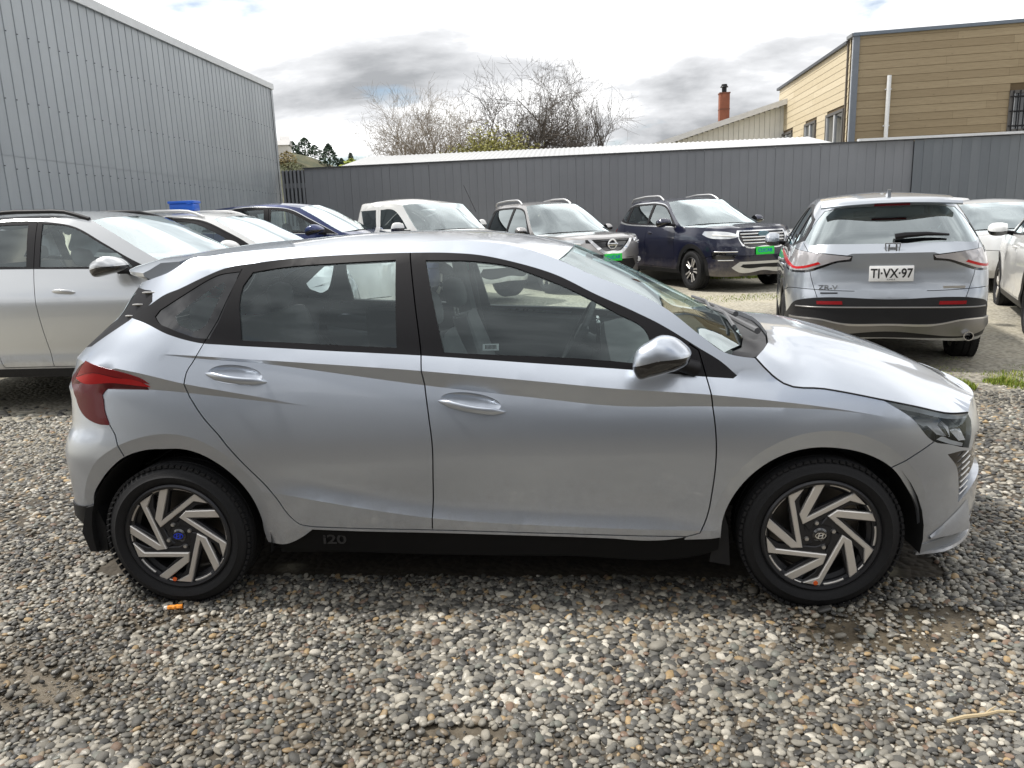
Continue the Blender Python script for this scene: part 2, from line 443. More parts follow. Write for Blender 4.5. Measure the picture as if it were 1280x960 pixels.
def flank(S, outer, regions, cuts=(), creases=(), h=.035, hl=.022, parent=None, gap=.0026, both=True, smooth=14, flange=.02, drop=(), soft=()):
    """cut the flank surface S into panels. regions: (name, loop or None, material, options); first match wins"""
    rs = lambda L, c: smooth_line(L, hl, c)
    outer = rs(outer, True)
    loops = [outer]; lines = []; polys = []
    dropl = [rs(d, True) for d in drop]; loops += dropl
    gaps = []
    for c in cuts:
        g = buffer_line(rs(c, False), gap); gaps.append(g); loops.append(g)
    for c in creases: lines.append(rs(c, False))
    for name, L, mat, opt in regions:
        if L is None: polys.append(None); continue
        q = rs(L, True) if not opt.get('raw') else np.array(L); polys.append(q); loops.append(q)
    loops += [np.asarray(q) for q in soft]
    sharp = set(); V, F = cdt(loops, lines, h, mark=sharp)
    C = V[F].mean(1); lab = np.full(len(F), -1)
    inside = in_poly(C, outer)
    for d in dropl: inside &= ~in_poly(C, d)
    todo = inside.copy()
    for k, (name, L, mat, opt) in enumerate(regions):
        if opt.get('nogap'):
            m = todo & in_poly(C, polys[k]); lab[m] = k; todo &= ~m
    for g in gaps: todo &= ~in_poly(C, g)
    for k, (name, L, mat, opt) in enumerate(regions):
        if opt.get('nogap'): continue
        m = todo & (in_poly(C, polys[k]) if polys[k] is not None else True)
        if 'and' in opt: m &= in_poly(C, rs(opt['and'], True))
        lab[m] = k; todo &= ~m
    P = S.P(V[:, 0], V[:, 1]); Nn = surf_normal(S, V[:, 0], V[:, 1])
    made = {}
    for k, (name, L, mat, opt) in enumerate(regions):
        fs = F[lab == k]
        if len(fs) == 0: continue
        for fs in components(fs, P):
            # keep triangles of a sensible size
            a = P[fs]; ar = np.linalg.norm(np.cross(a[:, 1]-a[:, 0], a[:, 2]-a[:, 0]), axis=1); fs = fs[ar > 1e-9]
            ids, inv = np.unique(fs, return_inverse=True); fs = inv.reshape(-1, 3); back = {int(q): i_ for i_, q in enumerate(ids)}
            sh = [(back[a_], back[b_]) for a_, b_ in sharp if a_ in back and b_ in back]
            off = opt.get('off', 0.0); vs = P[ids] + Nn[ids]*off; nn = Nn[ids]
            e = np.vstack([fs[:, [0, 1]], fs[:, [1, 2]], fs[:, [2, 0]]]); key = np.sort(e, 1)
            _, first, cnt = np.unique(key, axis=0, return_index=True, return_counts=True)
            be = e[first[cnt == 1]]
            fl = opt.get('flange', flange); faces = [tuple(f) for f in fs]; verts = list(vs)
            if fl > 0 and len(be):
                bid = np.unique(be); mp = {b: len(verts)+i for i, b in enumerate(bid)}; mp0 = {}
                # own copies of the rim so that the edge shades crisply
                verts += [vs[b] - nn[b]*fl for b in bid]
                faces += [(int(q), int(p_), mp[p_], mp[q]) for p_, q in be]
            verts = np.array(verts)
            o = mesh_obj(name, verts, faces, mat, parent, smooth, sharp=sh); made.setdefault(name, []).append(o)
            if both and not opt.get('right_only'):
                vm = verts*[1, -1, 1]
                o2 = mesh_obj(name, vm, [f[::-1] for f in faces], mat, parent, smooth, sharp=sh); made[name].append(o2)
    return made

def tps(ctrl):
    C = np.array(ctrl, float); xy, z = C[:, :2], C[:, 2]; n = len(C)
    def U(a, b):
        r2 = ((a[:, None]-b[None])**2).sum(-1); return np.where(r2 > 0, r2*np.log(r2+1e-12), 0)
    A = np.zeros((n+3, n+3)); A[:n, :n] = U(xy, xy) + np.eye(n)*1e-5; Pm = np.c_[np.ones(n), xy]; A[:n, n:] = Pm; A[n:, :n] = Pm.T
    w = np.linalg.lstsq(A, np.r_[z, 0, 0, 0], rcond=None)[0]
    return lambda q: U(q, xy) @ w[:n] + np.c_[np.ones(len(q)), q] @ w[n:]
def top_panel(name, half, interior, mat, parent, h=.05, smooth=25, flange=.02, creases=(), crease_fn=None, closed_loop=None, thick_down=True, holes=()):
    """a panel across the car: half = right-hand boundary (x,-y,z) from one centre point to the other, mirrored"""
    H = np.array(half, float)
    if closed_loop is None:
        mir = H[::-1]*[1, -1, 1]
        mir = mir[np.abs(mir[:, 1]) > 1e-4]
        B = np.vstack([H, mir])
    else: B = np.array(closed_loop, float)
    if H.shape[0] < 4: pass
    # resample boundary
    out = []
    for i in range(len(B)):
        a, b = B[i], B[(i+1) % len(B)]; k = max(1, int(math.ceil(np.linalg.norm(b-a)/h)))
        out += [a+(b-a)*j/k for j in range(k)]
    B = np.array(out)
    V, F = cdt([B[:, :2]] + [np.array(q) for q in holes], [np.array(c)[:, :2] for c in creases], h)
    C = V[F].mean(1); F = F[in_poly(C, B[:, :2])]
    for q in holes: F = F[~in_poly(V[F].mean(1), np.array(q))]
    ids, inv = np.unique(F, return_inverse=True); F = inv.reshape(-1, 3); V = V[ids]
    it = np.array(interior, float).reshape(-1, 3); it2 = it[np.abs(it[:, 1]) > 1e-4]*[1, -1, 1]
    f = tps(np.vstack([B[::max(1, len(B)//110)], it, it2]))
    z = f(V)
    if crease_fn is not None: z = z + crease_fn(V[:, 0], V[:, 1])
    # boundary vertices keep the boundary height
    for i, q in enumerate(V):
        d = ((B[:, :2]-q)**2).sum(1); k = int(d.argmin())
        if d[k] < 1e-8: z[i] = B[k, 2]
    P = np.c_[V, z]
    faces = [tuple(t) for t in F]
    a = P[F]; nz = np.cross(a[:, 1]-a[:, 0], a[:, 2]-a[:, 0])[:, 2].sum()
    if nz < 0: faces = [t[::-1] for t in faces]
    verts = list(P)
    if flange > 0:
        Fa = np.array(faces); e = np.vstack([Fa[:, [0, 1]], Fa[:, [1, 2]], Fa[:, [2, 0]]]); key = np.sort(e, 1)
        _, first, cnt = np.unique(key, axis=0, return_index=True, return_counts=True); be = e[first[cnt == 1]]
        bid = np.unique(be); mp = {b: len(verts)+i for i, b in enumerate(bid)}
        verts += [P[b]-[0, 0, flange] for b in bid]; faces += [(int(q), int(p_), mp[p_], mp[q]) for p_, q in be]
    return mesh_obj(name, verts, faces, mat, parent, smooth)
# ---------------------------------------------------------------- wheels and small car parts
def superellipse(n, a, b, e=2.5):
    t = np.linspace(0, 2*np.pi, n, endpoint=False); c, s_ = np.cos(t), np.sin(t)
    return np.stack([a*np.sign(c)*np.abs(c)**(2/e), b*np.sign(s_)*np.abs(s_)**(2/e)], 1)
_tyre_cache = {}
def tyre_mesh(Rr, rim, w):
    key = (Rr, rim, w)
    if key in _tyre_cache: return _tyre_cache[key]
    b = MB(); n = 72; hw = w/2
    prof = [(rim-.004, -hw+.030), (rim+.004, -hw+.016), (rim+.020, -hw+.004), (rim+(Rr-rim)*.45, -hw-.002), (Rr-.040, -hw+.004), (Rr-.030, -hw+.0075), (Rr-.018, -hw+.014), (Rr-.006, -hw+.030)]
    tr = [(Rr, -hw+.036), (Rr, -.032), (Rr-.008, -.030), (Rr-.008, -.024), (Rr, -.022), (Rr, .022), (Rr-.008, .024), (Rr-.008, .030), (Rr, .032), (Rr, hw-.036)]
    prof = prof + tr + [(r, -y) for r, y in prof[::-1]]
    b.lathe(prof, n)
    for k in range(n):     # shoulder blocks
        t = 2*math.pi*(k+.5)/n; rot = Matrix.Rotation(-t, 3, 'Y')
        for sgn in (-1, 1):
            c = rot @ Vector((Rr-.0055, sgn*(hw-.024), 0)); b.box(c, (.010, .024, Rr*2*math.pi/n*.70), rot)
    me = b.build('tyre', M('tyre'), None, 50); d = me.data; bpy.data.objects.remove(me)
    _tyre_cache[key] = d; return d
def wheel_sector_poly(r0, r1, a0, a1, n=10):
    A = np.linspace(a0, a1, n); o = [(r1*math.cos(t), r1*math.sin(t)) for t in A]; i = [(r0*math.cos(t), r0*math.sin(t)) for t in A[::-1]]
    return o+i
def ring_rim(b, rim, w, m=0):
    hw = w/2
    b.lathe([(rim-.020, -hw+.045), (rim-.014, -hw+.010), (rim-.004, -hw+.006), (rim+.003, -hw+.012), (rim+.003, hw-.02), (rim-.03, hw-.03), (rim-.045, 0), (rim-.040, -hw+.055), (rim-.020, -hw+.045)], 64, m)
def poly_plate(b, poly, y0, y1, m=0, bev=.003):
    """chamfered prism in the wheel plane"""
    q = np.array(poly, float)
    if sum(q[i-1][0]*q[i][1]-q[i][0]*q[i-1][1] for i in range(len(q))) < 0: q = q[::-1]
    c = []
    n = len(q)
    for i in range(n):
        u = q[i]-q[i-1]; v = q[(i+1) % n]-q[i]; u /= np.linalg.norm(u)+1e-9; v /= np.linalg.norm(v)+1e-9
        nu = np.array([-u[1], u[0]]); nv = np.array([-v[1], v[0]]); k = nu+nv; d = max(.45, 1+nu@nv); c.append(q[i]+k/d*bev)
    c = np.array(c)
    v = [(x, y0, z) for x, z in c] + [(x, y0+bev, z) for x, z in q] + [(x, y1, z) for x, z in q]
    f = [tuple(range(n))] + [((i+1) % n, i, i+n, (i+1) % n+n) for i in range(n)] + [((i+1) % n+n, i+n, i+2*n, (i+1) % n+2*n) for i in range(n)]
    return b.add(v, f, m)
def rot2(P, a):
    c, s_ = math.cos(a), math.sin(a); return [(x*c-z*s_, x*s_+z*c) for x, z in P]
def make_wheel(parent, loc, Rr, rim, w, side, style, phase=0.0, steer=0.0, cap='chrome', mark=None, detail=True):
    """side -1: the outer face looks to -y; the wheel is a part with its own pieces"""
    t = link(bpy.data.objects.new('tyre', tyre_mesh(Rr, rim, w)), None); t.name = 'wheel'
    wh = t; wh.parent = parent; wh.location = loc; wh.rotation_euler = (0, 0, (math.pi if side > 0 else 0) + steer)
    hw = w/2; yf = -hw+.012
    rb = MB(); ring_rim(rb, rim, w)
    back = MB(); back.lathe([(.055, hw*.35), (rim*.80, hw*.35), (rim*.80, hw*.35+.015), (.055, hw*.35+.015)], 40)
    back.build('brake_disc', M('brake_disc'), wh, 40)
    faces = MB(); dark = MB()
    Rm = rim-.012
    if style == 'blade':
        V = [(.092, .378), (.795, -.213), (.823, -.505), (.966, -.227), (.235, .372), (.950, .318), (.868, .480), (.245, .507)]
        for k in range(5):
            a = phase+k*2*math.pi/5
            poly_plate(faces, rot2([(x*Rm, z*Rm) for x, z in V], a), yf+.004, yf+.022)
            for a0, a1 in ((-9, 13), ):
                poly_plate(faces, rot2(wheel_sector_poly(Rm*.955, Rm*.99, R(a0), R(a1)), a), yf+.008, yf+.02, bev=.0015)
            poly_plate(faces, rot2(wheel_sector_poly(Rm*.965, Rm*.99, R(-41), R(-33)), a), yf+.008, yf+.02, bev=.0015)
            # dark web behind the bright faces
            poly_plate(dark, rot2([(x*Rm, z*Rm) for x, z in [(.0, .20), (.09, .36), (.24, .48), (.86, .50), (.97, .30), (.40, .30), (.95, -.20), (.82, -.52), (.70, -.25), (.18, .16)]], a), yf+.014, yf+.040)
        rb.lathe([(Rm*.93, yf+.018), (Rm*1.0, yf+.010), (Rm*1.0, yf+.03), (Rm*.93, yf+.03)], 64)
        dark.lathe([(.001, yf+.018), (Rm*.24, yf+.018), (Rm*.36, yf+.026), (Rm*.36, yf+.05), (.001, yf+.05)], 32)
        nb = 4
    elif style == 'mesh10':
        for k in range(10):
            a = phase+k*2*math.pi/10; o = .13 if k % 2 else -.13
            poly_plate(faces, rot2([(.30*Rm, -.045*Rm), (.98*Rm, (-.075+o)*Rm), (.98*Rm, (.075+o)*Rm), (.30*Rm, .045*Rm)], a), yf+.012, yf+.030)
            poly_plate(dark, rot2([(.26*Rm, -.09*Rm), (.98*Rm, (-.13+o)*Rm), (.98*Rm, (.13+o)*Rm), (.26*Rm, .09*Rm)], a), yf+.022, yf+.045)
        dark.lathe([(.001, yf+.014), (Rm*.22, yf+.014), (Rm*.34, yf+.026), (Rm*.34, yf+.05), (.001, yf+.05)], 32)
        nb = 5
    else:
        for k in range(5):
            a = phase+k*2*math.pi/5
            poly_plate(faces, rot2([(.22*Rm, -.13*Rm), (.97*Rm, -.20*Rm), (.99*Rm, 0), (.97*Rm, .20*Rm), (.22*Rm, .13*Rm)], a), yf+.010, yf+.034, bev=.006)
        dark.lathe([(.001, yf+.016), (Rm*.25, yf+.016), (Rm*.34, yf+.03), (Rm*.34, yf+.05), (.001, yf+.05)], 32)
        nb = 5
    rm = rb.build('rim', M('dark_alloy'), wh, 40)
    dark.build('wheel_centre', M('dark_alloy'), wh, 30)
    faces.build('spokes', M('machined_alloy'), wh, 30)
    if not detail: return wh
    for k in range(nb):
        a = phase + k*2*math.pi/nb + .35; q = MB(); q.lathe([(.001, yf+.006), (.007, yf+.007), (.0095, yf+.014), (.0095, yf+.03)], 10, c=(math.cos(a)*.052, 0, math.sin(a)*.052))
        q.build('wheel_bolt', M('bright_metal'), wh, 30)
    q = MB(); q.lathe([(.001, yf+.006), (.022, yf+.007), (.029, yf+.013), (.029, yf+.03)], 24)
    cp = q.build('hub_cap', M('gloss_black'), wh, 30)
    em = M('blue_film') if cap == 'blue' else M('chrome')
    e = MB(); A = np.linspace(0, 2*np.pi, 28, endpoint=False)
    out = [(.0205*math.cos(t), .0128*math.sin(t)) for t in A]; inn = [(.0178*math.cos(t), .0102*math.sin(t)) for t in A]
    vv = [(x, yf+.004, z) for x, z in out]+[(x, yf+.004, z) for x, z in inn]+[(x, yf+.0075, z) for x, z in out]+[(x, yf+.0075, z) for x, z in inn]; n = len(A)
    e.add(vv, [(i, (i+1) % n, (i+1) % n+n, i+n)[::-1] for i in range(n)] + [(i, (i+1) % n, (i+1) % n+2*n, i+2*n) for i in range(n)] + [(i+n, (i+1) % n+n, (i+1) % n+3*n, i+3*n)[::-1] for i in range(n)])
    for poly in ([(-.012, -.0085), (-.007, -.0095), (-.003, .0098), (-.0075, .0088)], [(.003, -.0098), (.0075, -.0088), (.012, .0085), (.007, .0095)], [(-.007, -.0035), (.005, .0015), (.0055, .0038), (-.006, -.0008)]):
        poly_plate(e, poly, yf+.004, yf+.0075, bev=.0004)
    e.build('emblem', em, wh, None)
    if mark is not None:
        a = mark; q = MB(); q.lathe([(.001, yf+.002), (.009, yf+.0025), (.009, yf+.006)], 14, c=(math.cos(a)*Rm*.93, 0, math.sin(a)*Rm*.93)); q.build('paint_mark', M('orange_mark'), wh, 30)
    return wh

def ellipsoid_rings(c, a, b, h, n=20, m=10, e=2.4, lean=(0, 0)):
    """stack of superellipse rings along z"""
    out = []
    for i in range(m+1):
        t = -1+2*i/m; k = max(.05, (1-abs(t)**2.6)**(1/2.6)); q = superellipse(n, a*k, b*k, e)
        out.append([(c[0]+x+lean[0]*t*h, c[1]+y+lean[1]*t*h, c[2]+t*h) for x, y in q])
    return out
def seat(parent, x, y, z0=.30, w=.50, lean=.32, mat='seat_cloth', headrest=True, back_h=.62):
    ring = lambda cx, cz, a, b, e=3.2: None
    rows = []
    for t in np.linspace(0, 1, 9):   # cushion front to back
        k = .82+.18*math.sin(math.pi*min(1, t*1.1+.1)); xx = x+.50-.52*t; th = .085*(.75+.25*math.sin(math.pi*t))
        q = superellipse(18, w/2*(.96+.04*k), th, 3.2); rows.append([(xx, y+a, z0+.10-.05*t+b+.03*abs(a/(w/2))**3) for a, b in q])
    solid_shape('seat_cushion', rows, M(mat), parent, 50)
    rows = []
    for t in np.linspace(0, 1, 10):
        wd = w/2*(.92+.10*math.sin(math.pi*min(1, t*1.15)) - .22*max(0, t-.7)/.3); th = .075*(1.05-.45*t)
        cx, cz = x-.02-lean*back_h*t, z0+.10+back_h*t; q = superellipse(18, th, wd, 3.0)
        rows.append([(cx+a+.035*abs(b/wd)**3, y+b, cz+a*.3) for a, b in q])
    solid_shape('seat_back', rows, M(mat), parent, 50)
    if headrest:
        hx, hz = x-.02-lean*(back_h+.11), z0+.10+back_h+.115
        solid_shape('headrest', ellipsoid_rings((hx, y, hz), .055, .125, .085, 20, 8, 2.8, (-lean*.6, 0)), M(mat), parent, 50)
        b = MB()
        for s_ in (-.05, .05): b.tube([(hx+.01, y+s_, hz-.18), (hx, y+s_, hz-.05)], .006, 6)
        b.build('headrest_posts', M('bright_metal'), parent, 40)
def steering_wheel(parent, x, y, z, r=.185, tilt=62):
    b = MB(); n = 40; rot = Matrix.Rotation(R(90-tilt), 3, 'Y')
    P = [Vector((0, r*math.cos(t), r*math.sin(t))) for t in np.linspace(0, 2*math.pi, n, endpoint=False)]
    pts = [rot @ q + Vector((x, y, z)) for q in P]; pts.append(pts[0]); pts.append(pts[1])
    b.tube(pts, .0155, 10, cap=False)
    o = b.build('steering_wheel', M('dash_plastic'), parent, 60)
    h = MB()
    h.box((x+.02, y, z), (.05, .15, .11), rot, bev=.02)
    for a in (-.02, math.pi+.02, -math.pi/2): h.box(Vector((x+.012, y, z)) + rot @ Vector((0, math.cos(a)*r*.6, math.sin(a)*r*.6)), (.014, .12 if abs(math.sin(a)) < .5 else .035, .035 if abs(math.sin(a)) < .5 else .12), rot, bev=.005)
    h.build('steering_hub', M('dash_plastic'), o, 40)
    c = MB(); c.tube([(x+.03, y, z-.01), (x+.33, y, z-.17)], .035, 12); c.build('steering_column', M('dash_plastic'), parent, 40)
def handle_bar(parent, S, p0, p1, mat, out=.036, th=.016, name='door_handle', both=True, hh=.03, bow=0.0):
    """lens-shaped pull handle between two points on the flank (s,z)"""
    n = 25; rings = []; base = None
    S2 = Surf.__new__(Surf); S2.__dict__.update(S.__dict__); S2.extra = None
    for i in range(n):
        t = i/(n-1); s_ = p0[0]+(p1[0]-p0[0])*t; z = p0[1]+(p1[1]-p0[1])*t+bow*math.sin(math.pi*t)
        k = max(math.sin(math.pi*t), .0)**.6; k2 = min(1, 5*min(t, 1-t)+.08)
        P = S2.P([s_], [z])[0]; N = surf_normal(S2, np.array([s_]), np.array([z]))[0]; c = P + N*(out*k-.006)
        q = superellipse(16, hh/2*(.12+.88*k2), th/2*(.3+.7*k), 2.2)
        rings.append([c + np.array([0, 0, 1])*a*1.0 + N*b for a, b in q])
    o = solid_shape(name, rings, mat, parent, 60)
    if both:
        solid_shape(name, [[(x, -y, z) for x, y, z in r_][::-1] for r_ in np.array(rings)], mat, parent, 60)
    return o
MIRROR_SHAPE = [(-1, .0), (-.86, .42), (-.45, .80), (-.12, 1.0), (.32, .93), (.74, .58), (1.0, .16), (.95, -.28), (.62, -.55), (.15, -.74), (-.40, -.92), (-.78, -1.0), (-.96, -.70)]
def mirror_unit(parent, c, size, mat, S_point, both=True, low=None, yaw=0.0):
    """door mirror: a pillow-shaped shell on a short foot; dark lower half. c = centre (right side, y<0)"""
    a, b, h = size; L = smooth_line(np.array(MIRROR_SHAPE), .10, True, 80); n = len(L)
    for sg in ((1, -1) if both else (1,)):
        rows = []
        for t in (-1, -.996, -.985, -.965, -.93, -.87, -.78, -.64, -.45, -.2, .1, .40, .65, .82, .93, 1):
            k = max(.0004, 1-abs(t)**2.6)**.42 if t < 0 else max(.55, (1-abs(t)**4))**.3
            rows.append([(c[0]+x*a*k+.02*t, (c[1]+b*t)*sg, c[2]+z*h*k) for x, z in L])
        A = np.array(rows); m, nn = A.shape[:2]; f = []; fm = []
        for i in range(m-1):
            for j in range(nn):
                k = (j+1) % nn; q = (i*nn+j, i*nn+k, (i+1)*nn+k, (i+1)*nn+j); f.append(q if sg > 0 else q[::-1])
                zc = (L[j][1]+L[k][1])/2; xc = (L[j][0]+L[k][0])/2; fm.append(1 if zc < -.16+.20*xc else 0)
        f.append(tuple(range(nn))[::-1 if sg > 0 else 1]); fm.append(0); f.append(tuple((m-1)*nn+j for j in range(nn))[::1 if sg > 0 else -1]); fm.append(1)
        V = A.reshape(-1, 3)
        up = [q for q, w in zip(f, fm) if w == 0]; lo = [q for q, w in zip(f, fm) if w == 1]
        def part(nm, fs, mt, par):
            ids = sorted({i for q in fs for i in q}); mp = {i: j for j, i in enumerate(ids)}
            return mesh_obj(nm, V[ids], [tuple(mp[i] for i in q) for q in fs], mt, par, 50)
        o = part('mirror', up, mat, parent); part('mirror_base', lo, M('gloss_black'), o)
        ft = MB(); p = Vector((S_point[0], S_point[1]*sg, S_point[2]))
        ft.tube([Vector((c[0]+a*.35, (c[1]+b*.7)*sg, c[2]-h*.45)), Vector((c[0]+a*.7, (c[1]+b*1.3)*sg, c[2]-h*.55)), p], [.032, .028, .032], 10); ft.build('mirror_foot', M('satin_black'), o, 50)
# ---------------------------------------------------------------- the silver hatchback: its flank
I20PLAN = [(-.605,0),(-.605,.3),(-.59,.58),(-.52,.74),(-.33,.835),(0.0,.880),(.5,.8875),(1.3,.8875),(2.2,.8875),(2.6,.887),(2.95,.842),(3.19,.715),(3.335,.50),(3.40,.25),(3.40,0)]
def _dense(pts, n=90):
    P = np.array(pts, float); x = P[:, 0]; y = P[:, 1]; d = np.diff(y)/np.diff(x); m = np.r_[d[0], (d[1:]+d[:-1])/2, d[-1]]
    X = np.linspace(x[0], x[-1], n); k = np.clip(np.searchsorted(x, X)-1, 0, len(x)-2); L = (x[k+1]-x[k]); t = (X-x[k])/L
    Y = y[k]*(2*t**3-3*t*t+1)+m[k]*L*(t**3-2*t*t+t)+y[k+1]*(-2*t**3+3*t*t)+m[k+1]*L*(t**3-t*t)
    return (X, Y)
_st_top = _dense([(-.7,1.085),(-.106,1.065),(.114,1.052),(.444,1.027),(.964,.989),(1.069,.980),(1.519,.934),(1.799,.904),(2.149,.873),(2.429,.837),(2.624,.805),(2.819,.766),(3.5,.62)])
_st_bot = _dense([(-.7,1.083),(-.106,1.063),(.114,1.042),(.444,1.010),(.759,.965),(.959,.935),(1.064,.920),(1.519,.863),(1.799,.831),(2.154,.824),(2.434,.814),(2.624,.799),(2.819,.765),(3.5,.619)])
_lc = _dense([(-.7,.50),(.2,.515),(.439,.500),(.599,.475),(.759,.445),(1.079,.395),(1.654,.355),(2.134,.335),(2.4,.32),(3.5,.30)])
_belt_x = [-.7,-.43,-.276,-.09,.034,.10,.23,.664,1.064,1.474,1.87,2.13,2.25,2.6,3.5]
_belt_z = [1.24,1.20,1.18,1.14,1.115,1.105,1.095,1.065,1.04,1.005,.965,.94,.93,.90,.83]
_lo_bot = _dense([(-.7,.93),(-.061,.920),(.119,.905),(.35,.879),(.62,.848),(1.0,.822),(1.8,.787),(2.4,.777),(2.819,.752),(3.5,.60)])
_lo_top = _dense([(-.7,1.06),(-.171,1.000),(.104,.945),(.35,.900),(.62,.849),(1.0,.823),(1.8,.788),(2.4,.778),(2.819,.753),(3.5,.601)])
HANDLES = ((.297, .977, -.10), (1.247, .853, -.12))
def arch_lip(x, z):
    r0 = np.hypot(x, z-.305); r1 = np.hypot(x-2.58, z-.305)
    dish = 0.0
    for cx, cz, sl in HANDLES:
        u = (x-cx)/.118; v = (z-cz-sl*(x-cx))/.036; dish = dish - .020*np.maximum(0, 1-u*u-v*v)**.7
    return -.26*np.maximum(0, .44-r0) - .26*np.maximum(0, .422-r1) + dish
_w = ([-.6,-.1,.2,2.4,2.82,3.4],[0,0,1,1,0,0])
_wb = ([-.6,.35,.6,1.9,2.2,3.4],[0,0,1,1,.35,0])
def _t(xs, f): return (xs, [f(x) for x in xs])
_lin = lambda tab: (lambda a, b: (tab[0], [a*(1-w)+b*w for w in tab[1]]))
I20KNOTS = [
 (.20, .25, .25),
 (_lc, _lin(_wb)(.12, .20), _lin(_wb)(.10, -.46)),
 ((_lc[0], _lc[1]+.085), _lin(_wb)(.06, .10), _lin(_wb)(.06, .12)),
 (.64, .0, .0),
 (.74, -.13, -.13),
 (_lo_bot, -.24, ([-.6,-.2,.1,.3,.62,3.4],[.42,.42,.42,.30,-.24,-.24])),
 (_lo_top, ([-.6,-.2,.1,.3,.62,3.4],[.42,.42,.42,.30,-.24,-.24]), ([-.6,.1,.62,3.4],[-.34,-.34,-.24,-.24])),
 (_st_bot, -.36, _lin(_w)(-.36, .34)),
 (_st_top, _lin(_w)(-.36, .34), _lin(_w)(-.36, -.46)),
 ((_belt_x, _belt_z), -.66, -.25),
 (1.28, -.50, -.50),
 (1.40, -.64, -.80),
 (1.48, -2.0, -2.4),
]
I20REAR = ([.2,.28,.33,.41,.5,.63,.70,.74,.80,.87,.90,.95,.98,1.04,1.12,1.186,1.4,1.5],[.03,-.01,-.04,-.03,-.025,-.025,0,.025,.03,.03,.02,.045,.07,.105,.20,.28,.42,.44])
I20FRONT = ([.2,.3,.55,.75,.85],[.03,0,0,.03,.08])
def i20_surf(): return Surf(I20PLAN, I20KNOTS, 3, I20REAR, I20FRONT, 1.3, .8, arch_lip)
